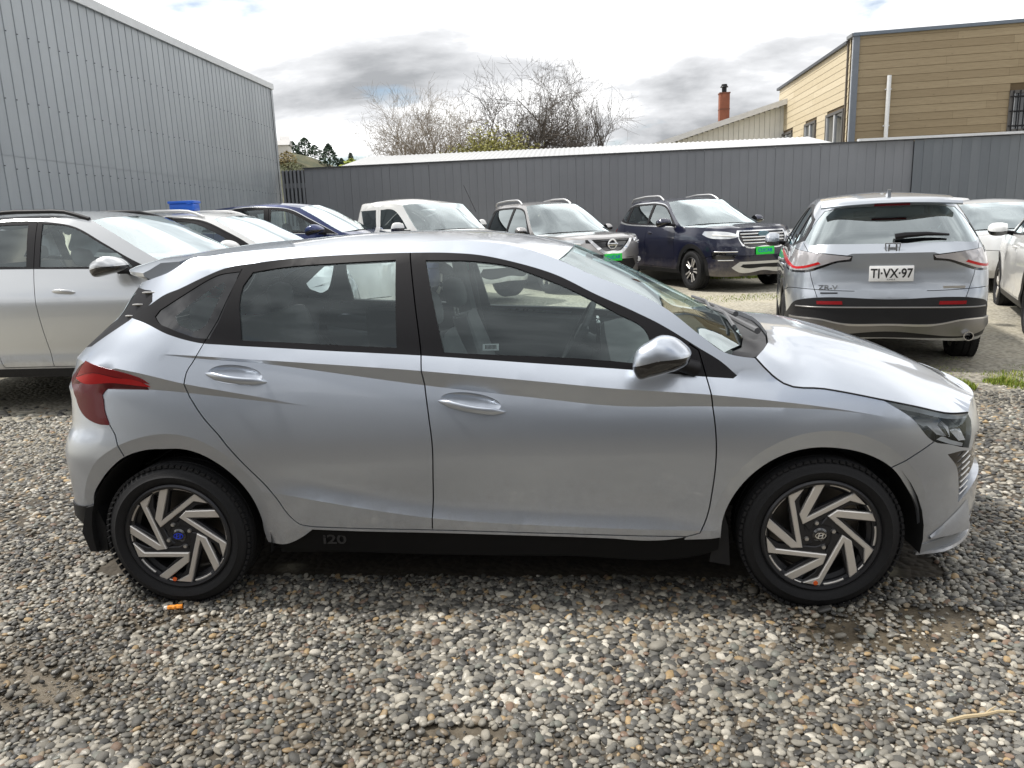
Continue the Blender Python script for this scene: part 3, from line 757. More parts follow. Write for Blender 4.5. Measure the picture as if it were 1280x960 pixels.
I20 = {
 'trim_top': [(-0.451,1.200),(-0.366,1.245),(-0.306,1.285),(-0.221,1.310),(-0.116,1.345),(0.019,1.380),(0.264,1.400),(0.549,1.415),(0.764,1.420),(0.999,1.420),(1.159,1.415),(1.269,1.405),(1.429,1.370),(1.584,1.320),(1.734,1.245),(1.884,1.175),(1.989,1.120),(2.114,1.040),(2.199,0.985),(2.254,0.935)],
 'trim_bot': [(-0.451,1.200),(-0.291,1.175),(-0.111,1.135),(0.019,1.110),(0.084,1.100),(0.214,1.090),(0.654,1.060),(1.059,1.035),(1.474,1.000),(1.874,0.965),(2.129,0.935),(2.239,0.925),(2.254,0.935)],
 'quarter_glass': [(-0.281,1.205),(-0.271,1.230),(-0.181,1.280),(-0.006,1.355),(0.164,1.370),(0.124,1.115),(0.049,1.120),(-0.026,1.135),(-0.141,1.160),(-0.256,1.190)],
 'cgap': [(0.174,1.380),(0.134,1.245),(0.109,1.110),(0.104,1.040),(0.084,0.990),(0.089,0.955),(0.104,0.905),(0.149,0.830),(0.239,0.730),(0.349,0.605),(0.449,0.480),(0.494,0.395),(0.529,0.360),(0.579,0.350)],
 'bgap': [(1.004,1.420),(1.034,1.230),(1.059,1.050),(1.064,0.975),(1.069,0.925),(1.084,0.805),(1.094,0.705),(1.089,0.545),(1.074,0.340)],
 'fgap': [(2.079,1.055),(2.114,1.030),(2.139,0.935),(2.154,0.870),(2.169,0.760),(2.174,0.640),(2.164,0.510),(2.139,0.370),(2.119,0.325),(2.069,0.310)],
 'rear_glass': [(0.294,1.105),(0.219,1.290),(0.219,1.315),(0.259,1.365),(0.449,1.380),(0.734,1.390),(0.949,1.395),(0.964,1.065)],
 'front_glass': [(1.069,1.390),(1.269,1.380),(1.414,1.355),(1.509,1.320),(1.659,1.255),(1.809,1.175),(1.924,1.100),(1.934,1.075),(1.944,0.980),(1.874,0.990),(1.149,1.045)],
 'taillight': [(-0.441,1.035),(-0.336,1.015),(-0.181,0.980),(-0.116,0.960),(-0.086,0.935),(-0.076,0.920),(-0.116,0.920),(-0.276,0.920),(-0.296,0.895),(-0.296,0.840),(-0.271,0.775),(-0.321,0.775),(-0.371,0.785),(-0.421,0.805),(-0.466,0.850),(-0.486,0.905),(-0.551,0.935),(-0.506,0.995)],
 'rear_edge': [(-0.451,1.200),(-0.481,1.150),(-0.511,1.095),(-0.481,1.055),(-0.451,1.040)],
 'rear_sil': [(-0.471,0.805),(-0.586,0.735),(-0.581,0.665),(-0.561,0.630),(-0.556,0.550),(-0.556,0.480),(-0.546,0.425)],
 'rbump_seam': [(-0.271,0.775),(-0.211,0.695),(-0.181,0.645)],
 'rarch': [(-0.386,0.405),(-0.371,0.460),(-0.316,0.530),(-0.241,0.600),(-0.166,0.650),(-0.086,0.675),(-0.006,0.680),(0.079,0.680),(0.164,0.655),(0.259,0.590),(0.329,0.495),(0.364,0.375),(0.364,0.265)],
 'rband': [(-0.431,0.465),(-0.336,0.580),(-0.261,0.650),(-0.191,0.705),(-0.116,0.730),(-0.026,0.745),(0.074,0.740),(0.179,0.710),(0.269,0.660)],
 'rblack': [(-0.566,0.395),(-0.571,0.360),(-0.526,0.320),(-0.531,0.265),(-0.561,0.180),(-0.406,0.230)],
 'lowcrease': [(0.439,0.500),(0.599,0.480),(0.759,0.450),(1.084,0.400),(1.654,0.360),(2.129,0.335)],
 'doorbot': [(0.579,0.350),(0.744,0.345),(1.074,0.340),(1.579,0.325),(2.069,0.310)],
 'farch': [(2.209,0.385),(2.254,0.490),(2.339,0.585),(2.424,0.635),(2.529,0.660),(2.634,0.655),(2.744,0.625),(2.829,0.575),(2.899,0.490),(2.959,0.385),(2.979,0.285),(2.994,0.195)],
 'fband': [(2.359,0.675),(2.484,0.720),(2.634,0.715),(2.774,0.660),(2.899,0.580),(2.979,0.475)],
 'st_top': [(-0.116,1.060),(0.104,1.045),(0.429,1.020),(0.959,0.985),(1.064,0.975),(1.519,0.930),(1.799,0.900),(2.154,0.875),(2.434,0.835),(2.624,0.805),(2.824,0.765)],
 'st_bot': [(-0.116,1.060),(0.109,1.035),(0.429,1.005),(0.749,0.955),(0.954,0.925),(1.059,0.915),(1.514,0.855),(1.804,0.825),(2.159,0.820),(2.439,0.810),(2.624,0.795),(2.824,0.765)],
 'lo_top': [(-0.176,0.995),(0.099,0.945),(0.614,0.850)],
 'lo_bot': [(-0.076,0.915),(0.109,0.900),(0.614,0.845)],
 'shut': [(2.324,0.995),(2.384,0.930),(2.424,0.900),(2.574,0.875),(2.789,0.830),(2.959,0.790),(3.084,0.755),(3.249,0.730)],
 'headlamp': [(2.799,0.830),(2.904,0.765),(3.009,0.660),(3.104,0.635),(3.219,0.600),(3.244,0.635),(3.269,0.700),(3.249,0.730)],
 'fbump_seam': [(2.834,0.570),(2.899,0.605),(3.009,0.660)],
 'front_sil': [(3.264,0.560),(3.274,0.515),(3.239,0.445),(3.279,0.330),(3.409,0.150),(3.004,0.195)],
 'grille': [(3.084,0.600),(3.144,0.535),(3.169,0.450),(3.179,0.380)],
 'lip': [(3.059,0.270),(3.194,0.370),(2.984,0.240),(3.394,0.175)],
 'handle_r': [(0.149,0.985),(0.259,1.010),(0.364,0.990),(0.424,0.945),(0.399,0.930),(0.199,0.955)],
 'handle_f': [(1.114,0.865),(1.209,0.890),(1.299,0.875),(1.379,0.815),(1.354,0.805),(1.159,0.830)],
 'sill': [(0.364,0.265),(0.729,0.230),(1.579,0.215),(2.154,0.240)],
 'apil': [(1.599,1.375),(1.724,1.315),(1.844,1.265),(1.989,1.190),(2.134,1.075),(2.209,1.020),(2.284,1.000)],
 'ditch': [(1.019,1.460),(1.264,1.455),(1.409,1.435),(1.599,1.375)],
 'spoil': [(-0.301,1.410),(-0.296,1.385),(-0.221,1.315),(-0.481,1.395),(-0.446,1.370),(-0.371,1.340),(-0.471,1.305),(-0.391,1.290)],
 'mirror': [(1.879,1.000),(1.894,1.040),(1.964,1.085),(2.019,1.075),(2.059,1.050),(2.079,1.015),(2.069,0.980),(1.999,0.955),(1.909,0.935),(1.884,0.950)],
}
# ---------------------------------------------------------------- the silver hatchback
def build_hatchback():
    S = i20_surf(); s0, s1 = S.s[0], S.s[-1]
    T = I20
    car = empty('hatchback_car', (0, 0, 0), 0, 'silver five-door hatchback parked side-on across the gravel in the foreground', 'car')
    paint = mat_paint('silver_paint', (.515, .555, .615), .85, .33, 1.0, .08, .12)
    blk = M('satin_black')
    trim = T['trim_top'] + T['trim_bot'][::-1][1:-1]
    di = T['doorbot']
    fdoor = T['bgap'] + [q for q in di if q[0] > 1.1] + T['fgap'][::-1][1:] + [q for q in T['trim_top'][::-1] if 1.01 < q[0] < 2.05]
    rdoor = T['cgap'] + [q for q in di if .6 < q[0] < 1.07] + T['bgap'][::-1] + [q for q in T['trim_top'][::-1] if .2 < q[0] < .99]
    A0 = [(s_, z) for s_, z in T['rarch']]; A1 = [(s_, z) for s_, z in T['farch']]
    arch0 = [(.355*math.cos(t)*1.05, .305+.378*math.sin(t)) for t in np.linspace(R(-25), R(180), 30)]
    arch0 = [(-.385, .2)] + [(-.385, .405)] + A0[1:] + [(.372, .19)]
    arch1 = [(2.205, .19)] + A1[:-1] + [(2.992, .19)]
    ditch = [(-.296, 1.415), (-.1, 1.434), (.2, 1.448), (.55, 1.457), (1.019, 1.460), (1.264, 1.455), (1.409, 1.435), (1.594, 1.375)]
    outer = ([(s0, .22), (-.55, .20), (-.385, .215)] + A0 + [(.372, .235), (.729, .222), (1.579, .212), (2.15, .222), (2.200, .24)] + A1[:-1] + [(2.992, .195), (3.2, .185), (s1, .185)]
             + [(s1, .762), (3.45, .757), (3.3, .752)] + T['shut'][::-1] + T['apil'][::-1][:-1] + ditch[::-1] + [(-.38, 1.372), (-.46, 1.352), (s0, 1.345)])
    bar = [(-.497, .957), (-.40, .985), (-.25, .972), (-.10, .949), (-.068, .932), (-.25, .947), (-.44, .940)]
    sil = [(s_, z-.013) for s_, z in di]
    lampf = T['headlamp']
    deflect = [(-.431, 1.2), (-.471, 1.150), (-.520, 1.085), (-.62, 1.07), (s0+.0, 1.06), (s0, 1.315), (-.47, 1.306), (-.405, 1.30), (-.355, 1.262), (-.361, 1.250)]
    reg = [
        ('light_bar', bar, M('red_lens'), dict(off=.002, nogap=1)),
        ('tail_light_top', [(-.481, 1.0), (-.446, 1.035), (-.331, 1.015), (-.171, .985), (-.106, .965), (-.071, .945), (-.10, .951), (-.25, .974), (-.40, .987), (-.497, .959)], mat_lens('mid_red_lens', (.26, .010, .014)), dict(off=.002, nogap=1)),
        ('tail_light', T['taillight'], M('dark_red_lens'), dict(off=.003, nogap=1)),
        ('headlight_lens', lampf, M('lamp_glass'), dict(off=.001, flange=0, nogap=1)),
        ('quarter_window', [q for q in [(-.150,1.205),(-.085,1.255),(.030,1.318),(.075,1.330),(.092,1.315),(.080,1.25),(.062,1.165),(.03,1.148),(-.04,1.158),(-.12,1.182)]], M('window_glass'), dict(off=-.004, flange=0, nogap=1)),
        ('quarter_window_border', T['quarter_glass'], M('frit_black'), dict(off=-.004, flange=0)),
        ('rear_door_window', T['rear_glass'], M('window_glass'), dict(off=-.006, flange=0)),
        ('front_door_window', T['front_glass'], M('window_glass'), dict(off=-.006, flange=0)),
        ('front_door_frame', trim, blk, {'and': fdoor}),
        ('rear_door_frame', trim, blk, {'and': rdoor}),
        ('window_trim', trim, blk, {}),
        ('front_door', fdoor, paint, {}),
        ('rear_door', rdoor, paint, {}),
        ('rear_window', [(s0, 1.095), (-.80, 1.10), (-.66, 1.12), (-.58, 1.20), (-.56, 1.29), (s0, 1.295)], M('dark_glass'), dict(off=.001, flange=0)),
        ('rear_glass_surround', deflect, M('satin_black'), {}),
        ('rear_valance', [(s0, .20), (-.3, .20), (-.385, .41), (-.44, .402), (s0, .40)], M('black_plastic'), dict(off=.006)),
        ('rear_bumper', [(s0, .40), (-.44, .402), (-.385, .41)] + A0[1:5] + T['rbump_seam'][::-1] + [(-.311, .775), (-.37, .787), (-.52, .80), (s0, .80)], paint, {}),
        ('grille', [(3.079, .60), (3.134, .535), (3.159, .455), (3.169, .385), (3.26, .42), (s1, .42), (s1, .66), (3.30, .64), (3.24, .585), (3.16, .600)], M('gloss_black'), dict(off=-.02)),
        ('bumper_lip', [(2.985, .19), (2.98, .235), (3.07, .245), (3.3, .255), (s1, .255), (s1, .18), (3.2, .18)], mat_simple('grey_lip', (.26, .27, .28), .45), dict(off=.004)),
        ('front_bumper', T['fbump_seam'] + [(3.099, .635), (3.204, .605), (3.3, .60), (s1, .72), (s1, .18), (2.98, .18)] + A1[::-1][1:5], paint, {}),
        ('sill', sil + [(2.2, .30), (2.24, .12), (1.3, .08), (.34, .12), (.36, .26), (.45, .262), (.53, .30)], mat_simple('sill_black', (.006, .006, .0065), .6, spec=.15), dict(off=-.012)),
        ('roof_rail', T['trim_top'] + [(2.30, 1.02)] + T['apil'][::-1] + ditch[::-1][1:] + [(-.45, 1.39), (-.5, 1.30)], paint, {}),
        ('front_fender', [(2.079, 1.055), (2.3, 1.01), (3.3, .9), (3.3, .2), (2.0, .2), (2.069, .310)] + T['fgap'][::-1], paint, {}),
        ('rear_quarter_panel', None, paint, {}),
    ]
    bx = lambda xs: xs
    def kline(i, a, b):
        xs = np.arange(a, b, .02); ss = np.interp(xs, S.q[400:1200, 0], S.s[400:1200]); z = np.interp(xs, *S.knots[i][0]); return np.c_[ss, z]
    creases = [kline(7, -.05, 2.80), kline(8, -.05, 2.80), kline(5, -.25, .62), kline(6, -.25, .62), kline(1, .38, 2.19)]
    for cx, rr in ((0, .44), (2.58, .422)):
        creases.append(np.array([(np.interp(cx+rr*math.cos(t), S.q[300:1300, 0], S.s[300:1300]), .305+rr*math.sin(t)) for t in np.linspace(R(20), R(165), 40)]))
    soft = []
    for cx, cz, sl in HANDLES:
        for k in (1.0, .93, .8, .6, .35):
            A = np.linspace(0, 2*math.pi, 44, endpoint=False); soft.append(np.array([(cx+.118*k*math.cos(t), cz+.036*k*math.sin(t)+sl*.118*k*math.cos(t)) for t in A]))
    made = flank(S, outer, reg, [T['cgap'], T['bgap'], T['fgap'], T['doorbot'], T['rbump_seam'], T['fbump_seam']], creases, .030, .02, car, .0026, True, 24, soft=soft)
    for L_ in (T['cgap'], T['bgap'], T['fgap']):     # black strips added to stop light through the shut lines
        q = smooth_line(L_, .04); d_ = np.gradient(q, axis=0); d_ /= np.linalg.norm(d_, axis=1)[:, None]; nn = np.stack([-d_[:, 1], d_[:, 0]], 1)*.022
        rows = [S.P(w[:, 0], w[:, 1])-surf_normal(S, w[:, 0], w[:, 1])*.0195 for w in (q-nn, q, q+nn)]
        for sg in (1, -1):
            b = MB(); b.grid(np.stack(rows, 1)*[1, sg, 1]); b.build('gap_backing', M('deep_black'), car, 60)
    # roof, screen, cowl, bonnet
    P = lambda L: [tuple(q) for q in S.P(np.array([a for a, _ in L]), np.array([b for _, b in L]))]
    dl = smooth_line(ditch, .06)
    rail3 = P(dl[::-1])       # front to rear
    hdr = [(1.655, 0, 1.408), (1.650, -.2, 1.406), (1.632, -.42, 1.396), (1.612, -.55, 1.384)]
    rear_cut = [(-.005, -.42, 1.437), (-.02, -.2, 1.447), (-.02, 0, 1.448)]
    ctr = [(.101, 0, 1.463), (.344, 0, 1.477), (.644, 0, 1.494), (.937, 0, 1.496), (1.188, 0, 1.488), (1.379, 0, 1.469), (1.521, 0, 1.443)]
    top_panel('roof', hdr + rail3 + rear_cut, ctr + [(x, -.3, z-.010) for x, _, z in ctr], paint, car, .05, 20)
    ap = P(smooth_line([q for q in T['apil'] if q[0] < 2.25], .05))
    wzc = lambda x: 1.404+(1.036-1.404)*(x-1.66)/(2.378-1.66)+.016*math.sin(math.pi*min(1, max(0, (x-1.66)/.72)))
    apx, apy, apz = [q[0] for q in ap], [-q[1] for q in ap], [q[2] for q in ap]
    def wz(x, y):
        xx = min(x, apx[-1]); ye = np.interp(xx, apx, apy); dr = wzc(xx)-np.interp(xx, apx, apz); return wzc(x)-dr*(abs(y)/ye)**2.2
    base = [(x, y, wz(x, y)) for x, y in ((2.255, -.725), (2.308, -.62), (2.348, -.45), (2.370, -.2), (2.378, 0))]
    hd_ = [(1.660, 0, 1.404), (1.655, -.2, 1.402), (1.637, -.42, 1.392), (1.617, -.55, 1.380)]
    ws_half = hd_ + ap + base
    wsi = [(x, -f*np.interp(min(x, apx[-1]), apx, apy), wz(x, f*np.interp(min(x, apx[-1]), apx, apy))) for x in (1.74, 1.84, 1.95, 2.06, 2.16, 2.24) for f in (0, .3, .55, .75, .9)]
    top_panel('windscreen', ws_half, wsi, mat_glass('front_screen', (.78, .90, .87), .8, top=.42), car, .05, 30, flange=0)
    hood_rear = [(2.488, 0, 1.042), (2.478, -.2, 1.040), (2.455, -.42, 1.033), (2.415, -.62, 1.022), (2.375, -.72, 1.012)]
    cow = base[::-1]
    cowl_half = [(x+.004, y, z-.012) for x, y, z in cow] + [(2.235, -.775, .985), (2.300, -.765, .98)] + [(x-.004, y, z-.02) for x, y, z in hood_rear[::-1]]
    top_panel('cowl', cowl_half[::-1], [(2.42, 0, 1.0), (2.40, -.4, .995)], M('satin_black'), car, .05, 30, flange=0)
    shut3 = P(smooth_line(T['shut'], .05)); fr3 = P([(3.3, .752), (3.45, .757), (s1, .762)])
    cxs, czs = [2.49, 2.65, 2.85, 3.05, 3.2, 3.33], [1.040, 1.010, .958, .890, .828, .768]; hi = []
    sx_ = [q[0] for q in shut3]
    for x in (2.50, 2.62, 2.75, 2.88, 3.0, 3.1, 3.2):
        yb = -np.interp(x, sx_, [q[1] for q in shut3]) if x < 3.14 else .70-(x-3.14)*1.6; ze = np.interp(x, sx_, [q[2] for q in shut3]) if x < 3.14 else .752; zc = np.interp(x, cxs, czs)
        for f in (0, .3, .55, .75, .88, .96): hi.append((x, -f*yb, ze+(zc-ze)*(1-f**2.8)))
    def ridge(x, y):
        a = .50-.16*(x-2.5); return .014*sm(0, .10, a-np.abs(y))*sm(2.45, 2.7, x)*(1-sm(3.05, 3.3, x))
    cr = [np.array([(x, sg*(.50-.16*(x-2.5))) for x in np.arange(2.5, 3.2, .05)]) for sg in (1, -1)]
    top_panel('bonnet', hood_rear + shut3 + fr3, hi, paint, car, .045, 12, creases=cr, crease_fn=ridge)
    for sg in (1, -1):
        b = MB(); b.tube([(x, (y+.002)*sg, z+.001) for x, y, z in shut3], .0042, 6); b.build('bonnet_gap_line', M('deep_black'), car, 60)  # black tube drawn in place of the dark shut gap
    # tailgate spoiler
    sp = []
    for y in np.linspace(-.585, .585, 25):
        k = abs(y)/.585; xr = -.37+.215*k**4; xf = -.008+.02*k; zt = 1.443-.030*k**2; zr = 1.392-.014*k**2; e = k**6
        sp.append([(xf, y, zt), (xf*.5+xr*.5, y, (zt+zr)/2+.014), (xr+.03, y, zr+.004), (xr, y, zr-.008), (xr+.004, y, zr-.024), (xr+.03+.04*e, y, zr-.036-.012*e), (xf*.4+xr*.6, y, zr-.036-.03*e), (xf, y, zt-.06-.045*e)])
    solid_shape('spoiler', sp, paint, car, 35)
    # spoiler fins
    for (u, z, l) in ((-.43, 1.297, .05), (-.455, 1.250, .045), (-.475, 1.205, .035)):
        q = S.P([u], [z])[0]
        for sg in (1, -1):
            b = MB(); b.box((q[0]+.02, (q[1]-.004)*sg, q[2]), (l*1.6, .02, .006), bev=.002); b.build('fin', M('bright_metal'), car, 30)
    # headlamp housing behind the lens
    L = np.array(smooth_line(lampf, .02, True)); c = L.mean(0)
    def lamp_bowl(scale, off, mat, name, shift=(0, 0), zs=1.0):
        q = c+(L-c)*[scale, scale*zs]+shift; V, F = cdt([q], [], .03); F = F[in_poly(V[F].mean(1), q)]
        Pn = S.P(V[:, 0], V[:, 1])+surf_normal(S, V[:, 0], V[:, 1])*off
        for sg in (1, -1):
            mesh_obj(name, Pn*[1, sg, 1], [t[::sg] for t in F.tolist()], mat, made['headlight_lens'][0 if sg > 0 else 1], 40)
    lamp_bowl(1.0, -.10, mat_simple('lamp_dark', (.10, .10, .105), .25, metallic=.2, coat=1), 'lamp_housing')
    def lamp_bit(loop, off, mat, name, tilt=0.0):
        q = smooth_line(loop, .015, True); V, F = cdt([q], [], .02); F = F[in_poly(V[F].mean(1), q)]; ids, inv = np.unique(F, return_inverse=True); F = inv.reshape(-1, 3); V = V[ids]
        Pn = S.P(V[:, 0], V[:, 1])+surf_normal(S, V[:, 0], V[:, 1])*(off-tilt*(V[:, 1:2]-V[:, 1].min()))
        for sg in (1, -1): mesh_obj(name, Pn*[1, sg, 1], [t[::sg] for t in F.tolist()], mat, made['headlight_lens'][0 if sg > 0 else 1], 40)
    lamp_bit([(2.815, .826), (2.95, .792), (3.07, .762), (3.155, .745), (3.15, .705), (3.10, .665), (3.045, .680), (3.02, .735), (2.955, .765)], -.006, mat_simple('lamp_white', (.88, .89, .90), .3, var=.05), 'lamp_reflector', .9)  # diffuse white in place of the sky mirrored by the lamp
    lamp_bit([(3.165, .738), (3.205, .735), (3.222, .69), (3.205, .635), (3.16, .64), (3.14, .69)], -.005, M('chrome'), 'lamp_projector', .6)
    lamp_bit([(3.06, .672), (3.10, .655), (3.19, .625), (3.185, .613), (3.10, .637), (3.03, .664)], -.008, M('lamp_silver'), 'lamp_trim')
    lamp_bit([(3.035, .720), (3.062, .690), (3.085, .668), (3.100, .668), (3.078, .70), (3.05, .735)], -.006, M('gloss_black'), 'lamp_fin')
    # grille slats at the corner
    for k in range(7):
        z = .41+k*.026
        for sg in (1, -1):
            pts = S.P(np.linspace(3.19, 3.26, 8), np.full(8, z)+np.linspace(0, .018, 8))+[-.008, .010, 0]
            b = MB(); b.tube(pts*[1, sg, 1], .0035, 6); b.build('grille_bar', M('bright_metal'), made['grille'][0 if sg > 0 else 1], 40)
    # lower lip blade and its flare
    for sg in (1, -1):
        b = MB(); ss = np.linspace(2.99, s1, 24); a = S.P(ss, np.full(24, .190)); n_ = surf_normal(S, ss, np.full(24, .25)); n_[:, 2] = 0
        k = np.clip((ss-2.99)/.12, 0.1, 1)[:, None]
        rows = np.stack([a-n_*.02+[0, 0, .012], a+n_*(.022*k)+[0, 0, .010], a+n_*(.026*k), a-n_*.02-[0, 0, .004]], 1)
        b.grid(rows*[1, sg, 1], 0, sg < 0); b.build('lip_blade', paint, car, 30)
        b = MB(); ss = np.linspace(3.03, 3.24, 10); t = np.linspace(0, 1, 10); z0 = np.full(10, .262); z1 = .27+.115*t**.8
        a = S.P(ss, z0); c1 = S.P(ss, z1); nn = surf_normal(S, ss, z0); nn[:, 2] = 0
        rows = np.stack([c1+nn*.002, a*.5+c1*.5+nn*(.010+.012*t[:, None]), a+nn*(.012+.022*t[:, None]), a-nn*.005-[0, 0, .006]], 1)
        b.grid(rows*[1, sg, 1], 0, sg > 0); b.build('bumper_flare', paint, car, 30)
    # handles, mirrors, mud flaps
    handle_bar(car, S, (.165, .984), (.440, .944), paint, .040, .020, hh=.030, bow=-.010)
    handle_bar(car, S, (1.118, .862), (1.385, .815), paint, .040, .020, hh=.030, bow=-.010)
    mirror_unit(car, (1.963, -.965, 1.034), (.100, .075, .076), paint, S.P([2.10], [.965])[0])
    for x, y, pts in ((2.2, -.80, [(2.215, .40), (2.235, .33), (2.245, .17), (2.165, .185), (2.185, .33)]), (-.4, -.77, [(-.375, .42), (-.345, .33), (-.35, .215), (-.43, .21), (-.455, .30), (-.42, .41)])):
        for sg in (1, -1):
            b = MB(); yy = [y*sg-.035, y*sg+.035]; b.prism(pts, min(yy), max(yy)); b.build('mud_flap', M('black_plastic'), car, 30)
    # wheels
    for i, (x, ph, cap, mk, st) in enumerate(((0, R(4), 'blue', R(258), 0), (2.58, R(-3), 'chrome', R(267), 0))):
        for sg in (-1, 1):
            make_wheel(car, (x, sg*.775, .303), .308, .2235, .195, sg, 'blade', ph, 0, cap, mk if sg < 0 else None)
    # wheel houses, floor
    for x in (0, 2.58):
        for sg in (-1, 1):
            b = MB(); A = np.linspace(R(-12), R(192), 24); P_ = np.array([[(x+.388*math.cos(t), sg*yy, .300+.385*math.sin(t)) for yy in (.835, .52)] for t in A]); b.grid(P_)
            b.build('wheel_house', M('deep_black'), car, 40)
    b = MB(); b.box((1.30, 0, .245), (1.80, 1.56, .09)); b.box((-.46, 0, .30), (.22, 1.1, .12)); b.box((3.1, 0, .26), (.25, 1.0, .12)); b.box((1.3, 0, .30), (3.3, .9, .06))
    b.build('floor_pan', M('deep_black'), car)
    # cabin
    for y in (-.37, .37): seat(car, 1.25, y, .33, .50, .30)
    rows = []
    b = MB(); b.box((.42, 0, .47), (.50, 1.28, .16), bev=.05); b.build('rear_bench', M('seat_cloth'), car, 40)
    b = MB(); b.box((.13, 0, .80), (.14, 1.26, .62), Matrix.Rotation(R(-17), 3, 'Y'), bev=.05); b.build('rear_backrest', M('seat_cloth'), car, 40)
    for y in (-.42, .42): solid_shape('headrest', ellipsoid_rings((.03, y, 1.17), .05, .125, .075, 20, 8, 2.8), M('seat_cloth'), car, 50)
    b = MB(); b.box((-.12, 0, 1.03), (.36, 1.2, .03)); b.build('parcel_shelf', M('dash_plastic'), car)
    dash = []
    for y in np.linspace(-.74, .74, 17):
        h = .015*math.cos(y*2.2); hood = .045*math.exp(-((y-.37)/.17)**2)
        dash.append([(1.78, y, .50), (1.74, y, .72), (1.77, y, .87+h), (1.80, y, .93+h+hood), (1.90, y, .955+h+hood*.7), (2.16, y, .975), (2.30, y, .97), (2.30, y, .50)])
    solid_shape('dashboard', dash, M('dash_plastic'), car, 40)
    steering_wheel(car, 1.66, .37, .92)
    b = MB(); b.box((1.15, 0, .45), (.95, .22, .22), bev=.03); b.build('centre_console', M('dash_plastic'), car, 40)
    b = MB(); b.box((1.76, 0, .98), (.02, .25, .14), bev=.006); b.build('touch_screen', M('gloss_black'), car, 40)
    for sg in (-1, 1):     # inner door cards
        for a, c_ in ((.42, 1.03), (1.10, 2.05)):
            b = MB(); P_ = []
            for x in np.linspace(a, c_, 8):
                zb = np.interp(x, _belt_x, _belt_z)-.02; yb = S.P(S.s_of_x([x], [zb]), [zb])[0][1]
                P_.append([(x, sg*(-yb-.05), zb), (x, sg*(-yb-.085), zb-.02), (x, sg*.74, .62), (x, sg*.69, .58), (x, sg*.76, .38)])
            b.grid(np.array(P_)); b.build('door_card', M('dash_plastic'), car, 40)
    b = MB(); hl = np.array([[(x, y, z-.035-.03*(y/.55)**2) for y in np.linspace(-.54, .54, 9)] for x, _, z in [(-.02, 0, 1.445)]+ctr]); b.grid(hl); b.build('headliner', M('headliner'), car, 40)
    b = MB(); b.box((1.72, 0, 1.335), (.03, .22, .055), Matrix.Rotation(R(15), 3, 'Y'), bev=.012); b.tube([(1.74, 0, 1.35), (1.79, 0, 1.345)], .01, 8); b.build('rear_view_mirror', M('satin_black'), car, 40)
    # rear and side lining of the cabin
    for sg in (-1, 1):
        b = MB(); b.tube([(1.03, sg*.70, 1.0), (1.02, sg*.62, 1.2), (1.0, sg*.555, 1.40)], [.06, .045, .04], 8); b.build('pillar_lining', M('grey_trim'), car, 40)
        b = MB(); b.tube([(1.07, sg*.655, 1.28), (1.10, sg*.70, 1.02), (1.16, sg*.70, .75)], .012, 6); b.build('seat_belt', M('dash_plastic'), car, 40)
    # wipers
    for pts in ([(2.40, -.50, 1.050), (2.36, -.15, 1.062), (2.335, .12, 1.078)], [(2.42, .05, 1.05), (2.36, .38, 1.06), (2.31, .60, 1.06)]):
        b = MB(); b.tube(pts, [.014, .010, .008], 8); b.tube([Vector(pts[1])+Vector((-.05, -.32, .005)), Vector(pts[1])+Vector((-.02, .05, .014)), Vector(pts[1])+Vector((-.05, .34, .01))], .008, 6)
        b.build('wiper', mat_simple('wiper_grey', (.10, .10, .105), .5), car, 40)
    # stickers in the glass, badge on the sill
    q = S.P([1.33], [1.062])[0]; nrm = surf_normal(S, np.array([1.33]), np.array([1.062]))[0]
    b = MB(); b.box(q-nrm*.012, (.062, .002, .026), Matrix.Rotation(-math.atan2(nrm[2], -nrm[1]), 3, 'X')); b.build('window_sticker', mat_simple('sticker_white', (.70, .74, .74), .5), car)
    text_obj('sticker_barcode', 'IIIIIIIII', .020, M('ink'), car, q-nrm*.0095, (R(90)-math.atan2(nrm[2], -nrm[1]), 0, 0), .0002, .0006)
    b = MB(); b.box((1.03, .655, 1.29), (.045, .003, .055)); b.build('pillar_sticker', M('sticker_green'), car)
    q = S.P([.66], [.285])[0]; text_obj('sill_badge', 'i20', .055, mat_simple('badge_grey', (.018, .018, .019), .5), car, q+np.array([0, -.004+.012, 0]), (R(90), 0, 0), .001, .001, 1.5)
    return car
